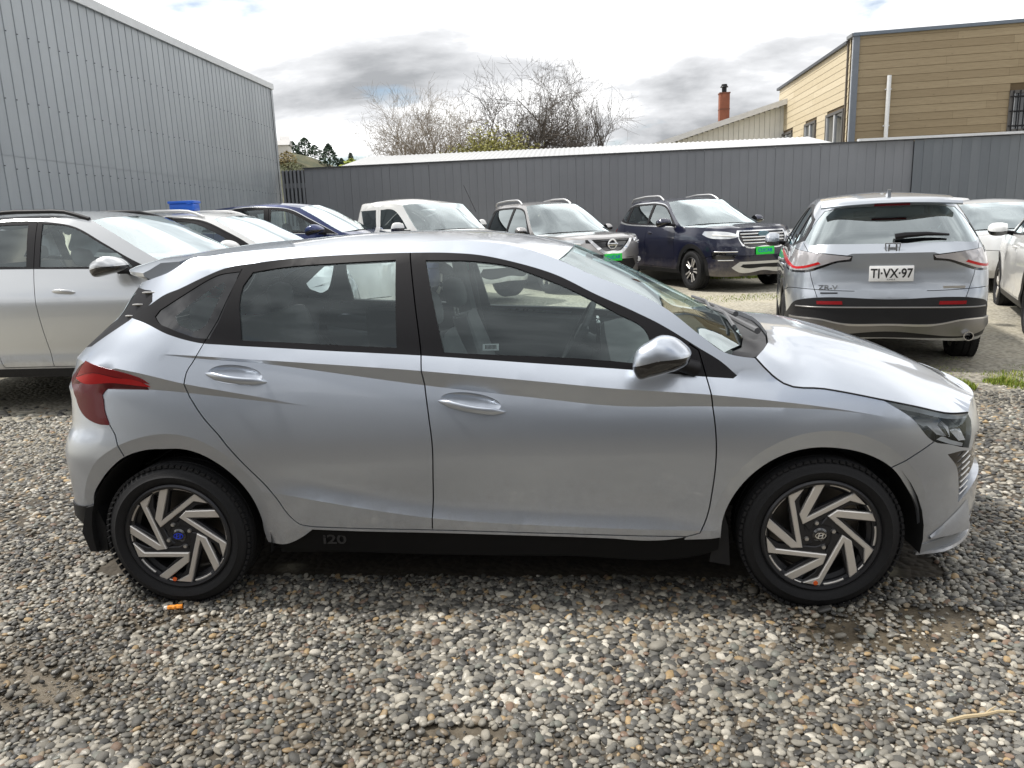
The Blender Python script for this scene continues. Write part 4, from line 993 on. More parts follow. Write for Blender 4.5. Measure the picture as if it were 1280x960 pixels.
# ---------------------------------------------------------------- the other parked cars
def build_car(sp):
    g = sp.get
    L, W, wb, ro = sp['L'], sp['W'], sp['wb'], sp['ro']; hw = W/2; x0 = -ro; x1 = L-ro
    bx_ = g('box', 1.0)
    plan = [(x0, 0), (x0, hw*.36), (x0+.02, hw*.68), (x0+.10*bx_, hw*.86), (x0+.32, hw*.955), (x0+.8, hw*.995), (x0+L*.4, hw), (x0+L*.55, hw), (x1-1.0, hw*.995), (x1-.55, hw*.955), (x1-.24*bx_, hw*.83), (x1-.08, hw*.60), (x1, hw*.32), (x1, 0)]
    belt = sp['belt']; bxs = [a for a, _ in belt]; bzs = [b for _, b in belt]
    sill = g('sill', .33); rz = g('rail_z', sp['rail'][len(sp['rail'])//2][1]); tum = g('tumble', 1.0)
    Rr, rim = g('Rr', .35), g('rim', .235)
    def lip(x, z):
        return -.10*np.maximum(0, Rr+.12-np.hypot(x-g('rx', 0.0), z-Rr)) - .10*np.maximum(0, Rr+.12-np.hypot(x-wb, z-Rr))
    knots = [(sill-.05, .3, .3), (sill+.06, .12, -.22), (sill+.16, -.05, .06), (.70, .03, .03), (g('crease', .90), -.05, -.22), ((bxs, [b-.01 for b in bzs]), -.36, -.38*tum), ((bxs, [b+.22 for b in bzs]), -.46*tum, -.46*tum), (rz-.04, -.60*tum, -.8), (rz+.05, -2.2, -2.6)]
    S = Surf(plan, knots, 3, sp['rear'], sp['front'], g('lr', 1.3), g('lf', .9), lip)
    s0, s1 = S.s[0], S.s[-1]
    fx = lambda Lst: [(float(a), float(b)) for a, b in zip(S.s_of_x([q[0] for q in Lst], [q[1] for q in Lst]), [q[1] for q in Lst])]
    fy = lambda Lst, front: [(float(a), float(b)) for a, b in zip(S.s_of_y([q[0] for q in Lst], [q[1] for q in Lst], front), [q[1] for q in Lst])]
    car = empty(sp['name'], sp['loc'], sp['rz'], sp['label'], 'car', g('group'))
    paint = sp['paint']; clad = M('black_plastic') if g('clad', True) else paint
    ra = Rr+.045; rc = Rr+.125; rx = g('rx', 0.0)
    arc = lambda cx, r, a0, a1, n=22: [(cx+r*math.cos(t), Rr+r*math.sin(t)) for t in np.linspace(R(a0), R(a1), n)]
    zb = sill-.06
    a_lo = -math.degrees(math.asin(min(.95, (Rr-zb)/ra)))
    arch = lambda cx: arc(cx, ra, 180-a_lo, a_lo)
    rail, hood = sp['rail'], sp['hood']
    ztr = g('rear_top', rail[0][1])
    nose = g('nose', hood[-1][1])
    outer = [(s0, zb)] + fx([(x0+.25, zb-.02)]) + fx(arch(rx)) + fx(arch(wb)) + fx([(x1-.25, zb-.02)]) + [(s1, zb), (s1, nose)] + fy([(hw*.35, nose), (hw*.65, nose-.002)], True) + fx(hood[::-1]) + fx(sp['apil'][::-1]) + fx(rail[::-1]) + [(s0, ztr)]
    reg = []; cuts = []
    wm = g('glass', M('window_glass'))
    for nm, loop, mt, op in g('front_reg', []): reg.append((nm, fy(loop, True), mt, op))
    for nm, loop, mt, op in g('rear_reg', []): reg.append((nm, fy(loop, False), mt, op))
    for nm, loop, mt, op in g('side_reg', []): reg.append((nm, fx(loop), mt, op))
    for k, loop in enumerate(sp['windows']): reg.append(('side_window', fx(loop), wm, dict(off=-.006, flange=0, nogap=1)))
    reg.append(('window_frame', fx(sp['dlo']), g('frame_mat', M('satin_black')), {}))
    if 'bright' in sp: reg.append(('window_moulding', fx(sp['bright']), g('bright_mat', M('chrome')), dict(off=.004)))
    dA, dB, dC = sp['doorA'], sp['doorB'], sp['doorC']; zt = lambda q: q[0]
    dbot = sill+.035
    top = [q for q in rail if dC[0][0] < q[0] < dB[0][0]]; topf = [q for q in rail + sp['apil'] if dB[0][0] < q[0] < dA[0][0]-.05]
    cutC = fx(dC); cutB = fx(dB); cutA = fx(dA); cuts += [cutA, cutB, cutC, fx([dC[-1], dB[-1], dA[-1]])]
    cladl = []
    for cx in (rx, wb): reg.append(('wheel_arch_trim', fx(arc(cx, rc, 200, -20, 30)+[(cx+.2, .12), (cx-.2, .12)]), clad, dict(off=.006) if g('clad', True) else {}))
    reg.append(('sill', fx([(rx+.2, dbot-.02), (wb-.2, dbot-.02), (wb-.2, zb-.1), (rx+.2, zb-.1)]), M('black_plastic'), dict(off=.004)))
    reg.append(('front_door', cutB + cutA[::-1] + fx([(q[0], q[1]-.012) for q in topf[::-1]]), paint, {}))
    reg.append(('rear_door', cutC + cutB[::-1] + fx([(q[0], q[1]-.012) for q in top[::-1]]), paint, {}))
    fb, rb = g('fbump', .62), g('rbump', .66)
    reg.append(('front_bumper', fx([(wb+ra*.75, fb-.05), (wb+ra+.12, fb)]) + [(s1, fb+.0), (s1, zb-.1)] + fx([(wb+.2, zb-.1)]), paint, {}))
    reg.append(('rear_bumper', fx([(rx-ra*.75, rb-.05), (rx-ra-.12, rb)]) + [(s0, rb), (s0, zb-.1)] + fx([(rx-.2, zb-.1)]), g('rbump_mat', paint), {}))
    cuts.append(fx([(wb+ra*.75, fb-.05), (wb+ra+.12, fb)]) + [(s1-.3, fb)]); cuts.append(fx([(rx-ra*.75, rb-.05), (rx-ra-.12, rb)]) + [(s0+.3, rb)])
    for q in g('rear_cuts', []): cuts.append(fy(q, False))
    mid = (x0+x1)/2
    reg.append(('front_fender', fx([(wb-.55, 2.2), (x1, 2.2)]) + [(s1, 1.6), (s1, .1)] + fx([(wb-.55, .1)]), paint, {}))
    reg.append(('body_side', None, paint, {}))
    made = flank(S, outer, reg, cuts, [], g('h', .07), g('hl', .045), car, g('gap', .004), True, 16, .02)
    P = lambda Q: [tuple(q) for q in S.P(np.array([a for a, _ in Q]), np.array([b for _, b in Q]))]
    # top panels
    crown = g('crown', .045); hc = sp['header']    # (x,z) of the header at the centre line
    rl = P(smooth_line(fx(rail), .09))[::-1]; e0 = rl[0]; r0 = rl[-1]
    hdr = [(hc[0], 0, hc[1]), (hc[0]*.9+e0[0]*.1, e0[1]*.45, hc[1]-.006), (hc[0]*.5+e0[0]*.5, e0[1]*.8, hc[1]*.6+e0[2]*.4)]
    xr = g('roof_rear', r0[0]-.02); zr = g('roof_rear_z', r0[2]+crown*.8)
    rr_ = [(xr*.7+r0[0]*.3, r0[1]*.7, zr*.75+r0[2]*.25), (xr, r0[1]*.35, zr), (xr, 0, zr)]
    ctr = []
    for t in (.2, .4, .6, .8):
        x = hc[0]+(xr-hc[0])*t; zc = np.interp(x, [q[0] for q in rl[::-1]], [q[2] for q in rl[::-1]])+crown; ctr += [(x, 0, zc), (x, r0[1]*.5, zc-crown*.2)]
    top_panel('roof', hdr + rl + rr_, ctr, g('roof_mat', paint), car, .10, 25)
    ap = P(smooth_line(fx(sp['apil']), .09)); cb = sp['cowl']   # (x,z) centre of the screen base
    ecn = ap[-1]
    base = [(ecn[0]*.45+cb[0]*.55, ecn[1]*.75, ecn[2]*.45+cb[1]*.55), (cb[0]-.01, ecn[1]*.4, cb[1]), (cb[0], 0, cb[1])]
    off = lambda Lst, d: [(x+d, y, z-.004) for x, y, z in Lst]
    mids = [(hc[0]*(1-t)+cb[0]*t, yy, hc[1]*(1-t)+cb[1]*t+.020-(.012 if yy else 0)) for t in (.25, .5, .75) for yy in (0, -.35)]
    top_panel('windscreen', off(hdr, .006) + ap + base, mids, g('screen', M('screen_glass')), car, .09, 30, flange=0)
    hp = P(smooth_line(fx(hood), .09)); hr = [(x+.09, y, z-.012) for x, y, z in base[::-1]]
    fr = P(fy([(hw*.65, nose-.002), (hw*.35, nose)], True)) + P([(s1, nose)])
    hb = g('bulge', .05); hi = []
    for t in (.2, .45, .7, .88):
        x = cb[0]+.1+(x1-cb[0]-.1)*t; zc = np.interp(x, [q[0] for q in hp], [q[2] for q in hp]); hi += [(x, 0, zc+hb*(1-t*.35)), (x, -hw*.45, zc+hb*.85*(1-t*.35))]
    top_panel('bonnet', hr + hp + fr, hi, paint, car, .09, 22)
    cw = [(x-.004, y, z-.01) for x, y, z in base[::-1]] + [(ecn[0], ecn[1]+.01, ecn[2]-.02)] + [(x+.02, y, z-.03) for x, y, z in hr[::-1]]
    top_panel('cowl', cw[::-1], [(cb[0]+.05, 0, cb[1]-.03)], M('satin_black'), car, .1, 30, flange=0)
    # wheels
    for x in (rx, wb):
        for sg in (-1, 1):
            make_wheel(car, (x, sg*(hw-.125), Rr), Rr, rim, .225, sg, g('wheel', 'five'), .3, g('steer', 0) if x == wb else 0, 'chrome', None, g('wheel_detail', False))
            b = MB(); A = np.linspace(R(-12), R(192), 18); b.grid(np.array([[(x+(ra+.01)*math.cos(t), sg*yy, Rr+(ra+.01)*math.sin(t)) for yy in (hw-.05, hw-.36)] for t in A])); b.build('wheel_house', M('deep_black'), car, 40)
    b = MB(); b.box((wb/2, 0, sill+.02), (wb-2*ra, W-.2, .12)); b.box((wb/2, 0, sill+.05), (L-.5, W*.55, .12)); b.build('floor_pan', M('deep_black'), car)
    # cabin
    xs = g('seat_x', wb*.48)
    for y in (-.38, .38): seat(car, xs, y, sill+.12, .50, .28, back_h=.60)
    b = MB(); b.box((xs-.85, 0, sill+.28), (.45, hw*1.4, .18), bev=.04); b.box((xs-1.12, 0, sill+.60), (.14, hw*1.4, .60), Matrix.Rotation(R(-15), 3, 'Y'), bev=.04); b.build('rear_bench', M('seat_cloth'), car, 40)
    for y in (-.42, .42): solid_shape('headrest', ellipsoid_rings((xs-1.22, y, sill+.98), .05, .125, .08, 16, 6, 2.8), M('seat_cloth'), car, 50)
    zd = bzs[-1]-.03; b = MB(); b.box((cb[0]-.28, 0, zd-.10), (.55, hw*1.55, .20), bev=.05); b.build('dashboard', M('dash_plastic'), car, 40)
    steering_wheel(car, cb[0]-.66, .38, zd-.03)
    mu = sp['mirror']; mirror_unit(car, (mu[0], -(hw+g('mirror_out', .09)), mu[1]), g('mirror_size', (.11, .085, .08)), g('mirror_mat', paint), S.P(fx([(mu[0]+.09, mu[1]-.06)])[0][0], [mu[1]-.06])[0])
    for a, c in sp['handles']:
        q0, q1 = fx([a, c]); handle_bar(car, S, q0, q1, g('handle_mat', paint), .035, .02, hh=.035)
    if 'rack' in sp:
        xa, xb, hgt, rm = sp['rack']
        xs_ = np.linspace(xa, xb, 16)
        for sg in (1, -1):
            pts = []
            for x in xs_:
                t = (x-xa)/(xb-xa); zr_ = np.interp(x, [q[0] for q in rail], [q[1] for q in rail]); q = S.P(fx([(x, zr_-.005)])[0][0], [zr_-.005])[0]
                k = min(1, 5*t, 5*(1-t)); pts.append((x, q[1]*sg*.985, q[2]+.012+hgt*math.sin(k*math.pi/2)))
            b = MB(); b.tube(pts, .018, 8); b.build('roof_rail', rm, car, 50)
    return car, S, fx, fy, made

def decal_loop_box(car, S, fn, name, y0, y1, z0, z1, front, mat, thick=.012, off=.004):
    """a thin plate lying on the nose or tail across the centre"""
    zc = (z0+z1)/2; sg = 1 if front else -1
    p = S.P(fn([((abs(y0)+abs(y1))/2, zc)], front)[0][0], [zc])[0] if abs(y0+y1) > 1e-3 else S.P([S.s[-1] if front else S.s[0]], [zc])[0]
    a = S.P([S.s[-1] if front else S.s[0]], [z0])[0]; c = S.P([S.s[-1] if front else S.s[0]], [z1])[0]
    tilt = math.atan2(c[0]-a[0], z1-z0)
    b = MB(); b.box((p[0]+sg*(off+thick/2), (y0+y1)/2, zc), (thick, y1-y0, z1-z0), Matrix.Rotation(tilt, 3, 'Y'), bev=.004); return b.build(name, mat, car, 30), Vector((p[0]+sg*(off+thick), (y0+y1)/2, zc)), tilt
def bars_on(car, S, fn, name, z, y0, y1, front, mat, r=.01, off=.01, n=9, dz=0.0, sides=(1, -1)):
    ys = np.linspace(y0, y1, n); zz = np.full(n, z)+np.linspace(0, dz, n); L = fn(list(zip(ys, zz)), front); s_ = np.array([q[0] for q in L])
    pts = S.P(s_, zz)+surf_normal(S, s_, zz)*off
    for sg in sides:
        b = MB(); b.tube(pts*[1, sg, 1], r, 8); b.build(name, mat, car, 50)
def front_text(car, txt, size, mat, p, front, tilt, off=.002, bold=.0, sx=1.0, name='lettering'):
    rz = R(90) if front else R(-90)
    return text_obj(name, txt, size, mat, car, (p[0]+(off if front else -off), p[1], p[2]), (R(90)+(-tilt if front else tilt), 0, rz), .0008, bold, sx)
def shape_on(car, S, fn, name, loop, front, mat, off=.004, sides=(1, -1), h=.03, thick=.01):
    """a raised patch with the given outline ((y,z) on the nose or tail)"""
    L = np.array(fn(loop, front)); L = smooth_line(L, .02, True); V, F = cdt([L], [], h); F = F[in_poly(V[F].mean(1), L)]
    ids, inv = np.unique(F, return_inverse=True); F = inv.reshape(-1, 3); V = V[ids]
    N_ = surf_normal(S, V[:, 0], V[:, 1]); Pn = S.P(V[:, 0], V[:, 1])+N_*off; e = np.vstack([F[:, [0, 1]], F[:, [1, 2]], F[:, [2, 0]]])
    _, first, cnt = np.unique(np.sort(e, 1), axis=0, return_index=True, return_counts=True); be = e[first[cnt == 1]]; n = len(Pn)
    vs = np.vstack([Pn, Pn-N_*thick]); fs = [tuple(t) for t in F.tolist()] + [(int(q), int(p_), int(p_)+n, int(q)+n) for p_, q in be]
    out = []
    for sg in sides: out.append(mesh_obj(name, vs*[1, sg, 1], [t[::sg] for t in fs], mat, car, 25))
    return out
# ---------------------------------------------------------------- ground
def gz(x, y):
    x = np.asarray(x, float); y = np.asarray(y, float)
    return .13*sm(5, 10.5, y) + .05*sm(3, 9, y)*(1-sm(-1.5, 2, x)) + .010*np.sin(x*1.3+y*.7)*sm(2.2, 4, np.hypot(x-1.3, y))
MUD = [(2.72, -1.02, .34, .17), (2.95, -.95, .30, .14), (-.35, -1.45, .42, .16), (.02, -1.0, .25, .10), (-.9, -1.2, .5, .22), (-.75, -1.75, .5, .20), (1.2, -1.65, .30, .05)]
def mud_at(x, y):
    m = np.zeros_like(np.asarray(x, float))
    for cx, cy, a, b in MUD: m = np.maximum(m, 1-sm(.55, 1.25, np.hypot((x-cx)/a, (y-cy)/b)))
    n = .5+.5*np.sin(x*9.1+2*np.sin(y*7.3))*np.cos(y*11.7+1.5*np.sin(x*6.1))
    return np.clip(m*(.55+.9*n), 0, 1)
def ground_material():
    t = NT('gravel_ground'); v = t.coord('Object')
    vo = t.n('ShaderNodeTexVoronoi'); t.l(v, vo.inputs['Vector']); vo.inputs['Scale'].default_value = 27; vo.inputs['Randomness'].default_value = 1
    col = t.ramp(vo.outputs['Color'], [(0, (.14, .135, .12)), (.25, (.32, .305, .27)), (.5, (.42, .40, .34)), (.75, (.50, .475, .41)), (1, (.26, .22, .165))])
    edge = t.ramp(vo.outputs['Distance'], [(.0, 1), (.5, .75), (.9, .25)])
    col = t.mix(1.0, col, edge, 'MULTIPLY')
    big = t.noise(v, .55, 5, .6); col = t.mix(t.ramp(big, [(.38, .1), (.66, .65)]), col, (.47, .425, .315))  # far gravel paled and warmed in colour to read as sunlit
    soil = t.ramp(t.noise(v, 16, 6, .7), [(.3, (.040, .033, .024)), (.7, (.085, .070, .050))])
    at = t.n('ShaderNodeAttribute', attribute_name='near'); mud = t.n('ShaderNodeAttribute', attribute_name='mud')
    base = t.mix(at.outputs['Fac'], col, soil); base = t.mix(mud.outputs['Fac'], base, t.ramp(t.noise(v, 22, 7, .75), [(.3, (.075, .058, .038)), (.55, (.13, .105, .07)), (.75, (.20, .17, .12))]))
    p = t.bsdf(Base_Color=base, Roughness=.85)
    t.l(t.ramp(mud.outputs['Fac'], [(0, .9), (1, .45)]), p.inputs['Roughness'])
    h = t.mix(mud.outputs['Fac'], vo.outputs['Distance'], t.noise(v, 45, 5, .7))
    inv = t.n('ShaderNodeInvert'); t.l(h, inv.inputs[1]); t.l(t.bump(inv.outputs[0], .7, .012), p.inputs['Normal'])
    return t.m
def build_ground():
    def axis(lo, hi, a, b, fine):
        far = [40, 90, 200, 400]; A = list(np.arange(a, b+1e-6, fine)); return np.array(sorted([lo-f for f in far] + list(np.linspace(lo, a-.5, 6)) + A + list(np.linspace(b+.5, hi, 6)) + [hi+f for f in far]))
    X = axis(-14, 20, -2.5, 5.5, .07); Y = axis(-8, 34, -2.8, 2.0, .07)
    gx, gy = np.meshgrid(X, Y, indexing='ij'); Z = gz(gx, gy)-.012*mud_at(gx, gy); P = np.stack([gx, gy, Z], -1); a, b = gx.shape
    idx = np.arange(a*b).reshape(a, b); F = np.stack([idx[:-1, :-1], idx[1:, :-1], idx[1:, 1:], idx[:-1, 1:]], -1).reshape(-1, 4)
    o = mesh_obj('ground', P.reshape(-1, 3), F.tolist(), ground_material(), None, 60); o['kind'] = 'structure'
    d = np.hypot(gx-1.67, gy+3.7).ravel()
    at = o.data.attributes.new('near', 'FLOAT', 'POINT'); at.data.foreach_set('value', (1-sm(5.0, 8.5, d)).astype(np.float32))
    at = o.data.attributes.new('mud', 'FLOAT', 'POINT'); at.data.foreach_set('value', mud_at(gx, gy).ravel().astype(np.float32))
    return o
def stone_material():
    t = NT('pebbles'); oi = t.n('ShaderNodeObjectInfo'); v = t.coord('Object')
    g = t.n('ShaderNodeNewGeometry')
    wn = t.n('ShaderNodeTexWhiteNoise', noise_dimensions='1D'); t.l(oi.outputs['Random'], wn.inputs['W'])
    col = t.ramp(oi.outputs['Random'], [(0, (.045, .046, .046)), (.15, (.095, .094, .088)), (.30, (.165, .160, .146)), (.47, (.26, .247, .218)), (.63, (.37, .35, .305)), (.74, (.25, .20, .14)), (.82, (.47, .445, .39)), (.885, (.40, .285, .15)), (.91, (.21, .14, .10)), (.935, (.19, .20, .18)), (.965, (.62, .59, .53))], 'CONSTANT')
    col = t.mix(t.ramp(t.noise(v, 3.5, 5, .65), [(.35, 0), (.75, .45)]), col, (.16, .15, .14))
    wet = t.ramp(t.noise(g.outputs['Position'], .9, 3, .5), [(.40, (.54, .52, .48)), (.60, (1.0, .985, .94))])
    col = t.mix(1.0, col, wet, 'MULTIPLY')
    p = t.bsdf(Base_Color=col, Roughness=.6, Specular_IOR_Level=.45)
    t.l(t.ramp(wn.outputs['Value'], [(0, .30), (1, .75)]), p.inputs['Roughness'])
    t.l(t.bump(t.noise(v, 9, 4, .6), .15, .02), p.inputs['Normal'])
    return t.m
def build_gravel():
    rng = np.random.default_rng(7); m = stone_material()
    pc = bpy.data.collections.new('pebble_shapes')
    for k in range(12):
        bm = bmesh.new(); bmesh.ops.create_icosphere(bm, subdivisions=2, radius=.5)
        a = rng.uniform(-1, 1, (5, 3)); a /= np.linalg.norm(a, axis=1)[:, None]; am = rng.uniform(.05, .16, 5)
        for v in bm.verts:
            n_ = np.array(v.co)/.5; r_ = 1.0
            for q, w in zip(a, am): r_ -= w*max(0, float(n_@q)-.35)*1.6
            r_ += .05*math.sin(4*n_[0]+k)*math.cos(3*n_[1]+2*k); v.co = Vector(n_*.5*r_)
        me = bpy.data.meshes.new('pebble'); bm.to_mesh(me); bm.free(); me.materials.append(m)
        me.polygons.foreach_set('use_smooth', np.ones(len(me.polygons), bool)); o = bpy.data.objects.new('pebble_shape', me); pc.objects.link(o)
    pts = []; scl = []
    def layer(sp, dmin, dmax, smin, smax, z, keep):
        X, Y = np.meshgrid(np.arange(-5.5, 9.5, sp), np.arange(-3.1, 8.0, sp*.87)); X = X + (np.arange(X.shape[0]) % 2)[:, None]*sp*.5
        x = X.ravel()+rng.uniform(-.42, .42, X.size)*sp; y = Y.ravel()+rng.uniform(-.42, .42, X.size)*sp
        d = np.hypot(x-1.67, y+3.7); ang = np.degrees(np.arctan2(x-1.67, y+3.7))
        k = (d >= dmin) & (d < dmax) & (np.abs(ang+4) < 50) & (rng.random(len(x)) < keep)
        k &= ~((np.abs(y-.15) < .75) & (np.abs(x-1.3) < 1.9))
        md = mud_at(x, y); k &= rng.random(len(x)) > md*.80
        x, y = x[k], y[k]; n = len(x); s_ = np.exp(rng.normal(0, .26, n))*(smin+smax)/2; s_ = np.clip(s_, smin, smax); s_ *= np.where(np.sin(x*2.1+1.3)*np.cos(y*2.7)+.4*np.sin(x*5+y*3) > .35, 1.18, .94)
        big = rng.random(n) < .018; s_[big] *= 1.5
        sc = np.stack([s_*rng.uniform(.95, 1.35, n), s_*rng.uniform(.75, 1.0, n), s_*rng.uniform(.38, .66, n)], 1)
        pts.append(np.stack([x, y, gz(x, y)+z+sc[:, 2]*rng.uniform(-.10, .22, n)], 1)); scl.append(sc)
    layer(.0212, 0, 4.6, .0145, .038, .002, .97)
    layer(.0160, 0, 3.6, .008, .014, -.001, .85)
    layer(.032, 4.6, 7.6, .020, .043, .0, .95)
    layer(.075, 7.6, 11.5, .04, .075, -.006, .9)
    P = np.vstack(pts); Sx = np.vstack(scl); n = len(P)
    me = bpy.data.meshes.new('gravel'); me.vertices.add(n); me.vertices.foreach_set('co', P.ravel().astype(np.float32))
    rot = np.stack([rng.normal(0, .22, n), rng.normal(0, .22, n), rng.uniform(0, 6.283, n)], 1)
    for nm, arr in (('scl', Sx), ('rot', rot)):
        at = me.attributes.new(nm, 'FLOAT_VECTOR', 'POINT'); at.data.foreach_set('vector', arr.ravel().astype(np.float32))
    at = me.attributes.new('idx', 'INT', 'POINT'); at.data.foreach_set('value', rng.integers(0, 12, n).astype(np.int32))
    me.materials.append(m)
    o = link(bpy.data.objects.new('gravel', me)); tag(o, 'grey and tan rounded pebbles covering the car park', 'gravel', kind='stuff')
    ng = bpy.data.node_groups.new('pebble_scatter', 'GeometryNodeTree')
    ng.interface.new_socket('Geometry', in_out='INPUT', socket_type='NodeSocketGeometry'); ng.interface.new_socket('Geometry', in_out='OUTPUT', socket_type='NodeSocketGeometry')
    N = ng.nodes.new; L = ng.links.new
    gi, go = N('NodeGroupInput'), N('NodeGroupOutput'); ci = N('GeometryNodeCollectionInfo'); ci.inputs['Collection'].default_value = pc; ci.inputs['Separate Children'].default_value = True; ci.inputs['Reset Children'].default_value = True
    ip = N('GeometryNodeInstanceOnPoints'); ip.inputs['Pick Instance'].default_value = True; mp = N('GeometryNodeMeshToPoints')
    L(gi.outputs[0], mp.inputs['Mesh']); L(mp.outputs[0], ip.inputs['Points']); L(ci.outputs[0], ip.inputs['Instance'])
    for nm, typ, sock in (('idx', 'INT', 'Instance Index'), ('rot', 'FLOAT_VECTOR', None), ('scl', 'FLOAT_VECTOR', 'Scale')):
        na = N('GeometryNodeInputNamedAttribute'); na.data_type = typ; na.inputs['Name'].default_value = nm
        if sock: L(na.outputs['Attribute'], ip.inputs[sock])
        else:
            er = N('FunctionNodeEulerToRotation'); L(na.outputs['Attribute'], er.inputs[0]); L(er.outputs[0], ip.inputs['Rotation'])
    L(ip.outputs[0], go.inputs[0]); md = o.modifiers.new('scatter', 'NODES'); md.node_group = ng
    print('pebbles', n)
build_ground()
build_gravel()

# ---------------------------------------------------------------- left hall
def mat_sheet(name, a, b, rough=.42, metallic=.25, streak=.25):
    """painted metal sheet / boards: tone differs from piece to piece"""
    t = NT(name); oi = t.n('ShaderNodeObjectInfo'); v = t.coord('Object', (3, 3, .35)); g = t.n('ShaderNodeNewGeometry')
    col = t.mix(oi.outputs['Random'], a, b); st = t.noise(v, 3, 6, .65)
    col = t.mix(t.ramp(st, [(.40, 0), (.75, streak)]), col, tuple(x*.55 for x in a))
    n2 = t.noise(g.outputs['Position'], .8, 4, .6); col = t.mix(t.ramp(n2, [(.35, 0), (.7, .22)]), col, tuple(min(1, x*1.35) for x in b))
    p = t.bsdf(Base_Color=col, Roughness=rough, Metallic=metallic)
    t.l(t.bump(t.noise(v, 40, 3, .6), .06, .01), p.inputs['Normal']); MATS[name] = t.m; return t.m
def build_hall():
    o = empty('warehouse', (-5.97, 16.25, 0), 0, 'tall grey metal-clad hall wall on the left, with vertical seams', 'building')
    A = Vector((-5.97, 16.25, 0)); B = Vector((-5.02, 4.45, 0)); d = (B-A).normalized(); n = Vector((d.y, -d.x, 0)); n = n if n.x > 0 else -n
    Lw = (B-A).length; hA, hB = 4.99, 4.68
    m = mat_sheet('hall_sheet', (.285, .312, .335), (.32, .348, .37), .42, .15, .12); dk = mat_simple('seam_dark', (.10, .105, .11), .6)
    def at(u, h, out): return A + d*u + n*out + Vector((0, 0, h))
    b = MB()   # body of the hall
    q = [at(0, 0, -.02), at(Lw, 0, -.02), at(Lw, hB-.05, -.02), at(0, hA-.05, -.02)]; back = [p - n*9 for p in q]
    b.add(q+back, [(0, 1, 2, 3)[::-1], (4, 5, 6, 7), (0, 4, 7, 3), (1, 2, 6, 5), (3, 7, 6, 2), (0, 1, 5, 4)])
    b.build('wall', m, o)
    sw = .222; k = 0; u = 0.0; rng = random.Random(3)
    while u < Lw-.02:      # seamed sheets, each its own piece, in two tiers
        w = min(sw, Lw-u); t = hA+(hB-hA)*(u+w/2)/Lw
        for z0, z1 in ((.05, 2.48), (2.484, t-.02)):
            c = MB(); e = rng.uniform(-.001, .001); g_ = .004
            g_ = .0035 if k % 8 else .008; pr = [(g_, 0), (g_+.004, .010+e), (w-.020, .010+e), (w-.018, .016), (w-.007, .016), (w-.003, 0)]; k += 1
            vs = [at(u+a, z0, h) for a, h in pr] + [at(u+a, z1, h) for a, h in pr]; N_ = len(pr)
            fs = [(i, i+1, i+1+N_, i+N_) for i in range(N_-1)]
            vs = [p - A for p in vs]; c.add(vs, fs+[f[::-1] for f in []]); c.build('cladding_sheet', m, o, 20)
        for j in range(5):  # screws along the seam
            z = .75+j*.80+rng.uniform(-.02, .02)
            if z < t-.1:
                c = MB(); p = at(u+w-.011, z, .021)-A; c.box(p, (.012, .012, .012)); c.build('screw', dk, o)
        u += sw
    c = MB(); vs = []
    for u_, h in ((-.06, hA), (Lw+.05, hB)):
        for out, dz in ((-.15, .06), (.06, .06), (.06, -.07), (.03, -.07)): vs.append(at(u_, h+dz, out)-A)
    c.add(vs, [(0, 1, 5, 4), (1, 2, 6, 5), (2, 3, 7, 6)]); c.build('roof_edge_trim', mat_simple('trim_pale', (.55, .57, .58), .45), o, 20)
    c = MB(); vs = [at(-.03, 0, .03)-A, at(-.03, hA, .03)-A, at(.10, hA, .024)-A, at(.10, 0, .024)-A, at(-.03, 0, -.3)-A, at(-.03, hA, -.3)-A]; c.add(vs, [(0, 1, 2, 3)[::-1], (0, 4, 5, 1)[::-1]]); c.build('corner_trim', m, o)
    for ch in o.children:
        if ch.name.startswith('wall'): ch.location = -A
build_hall()

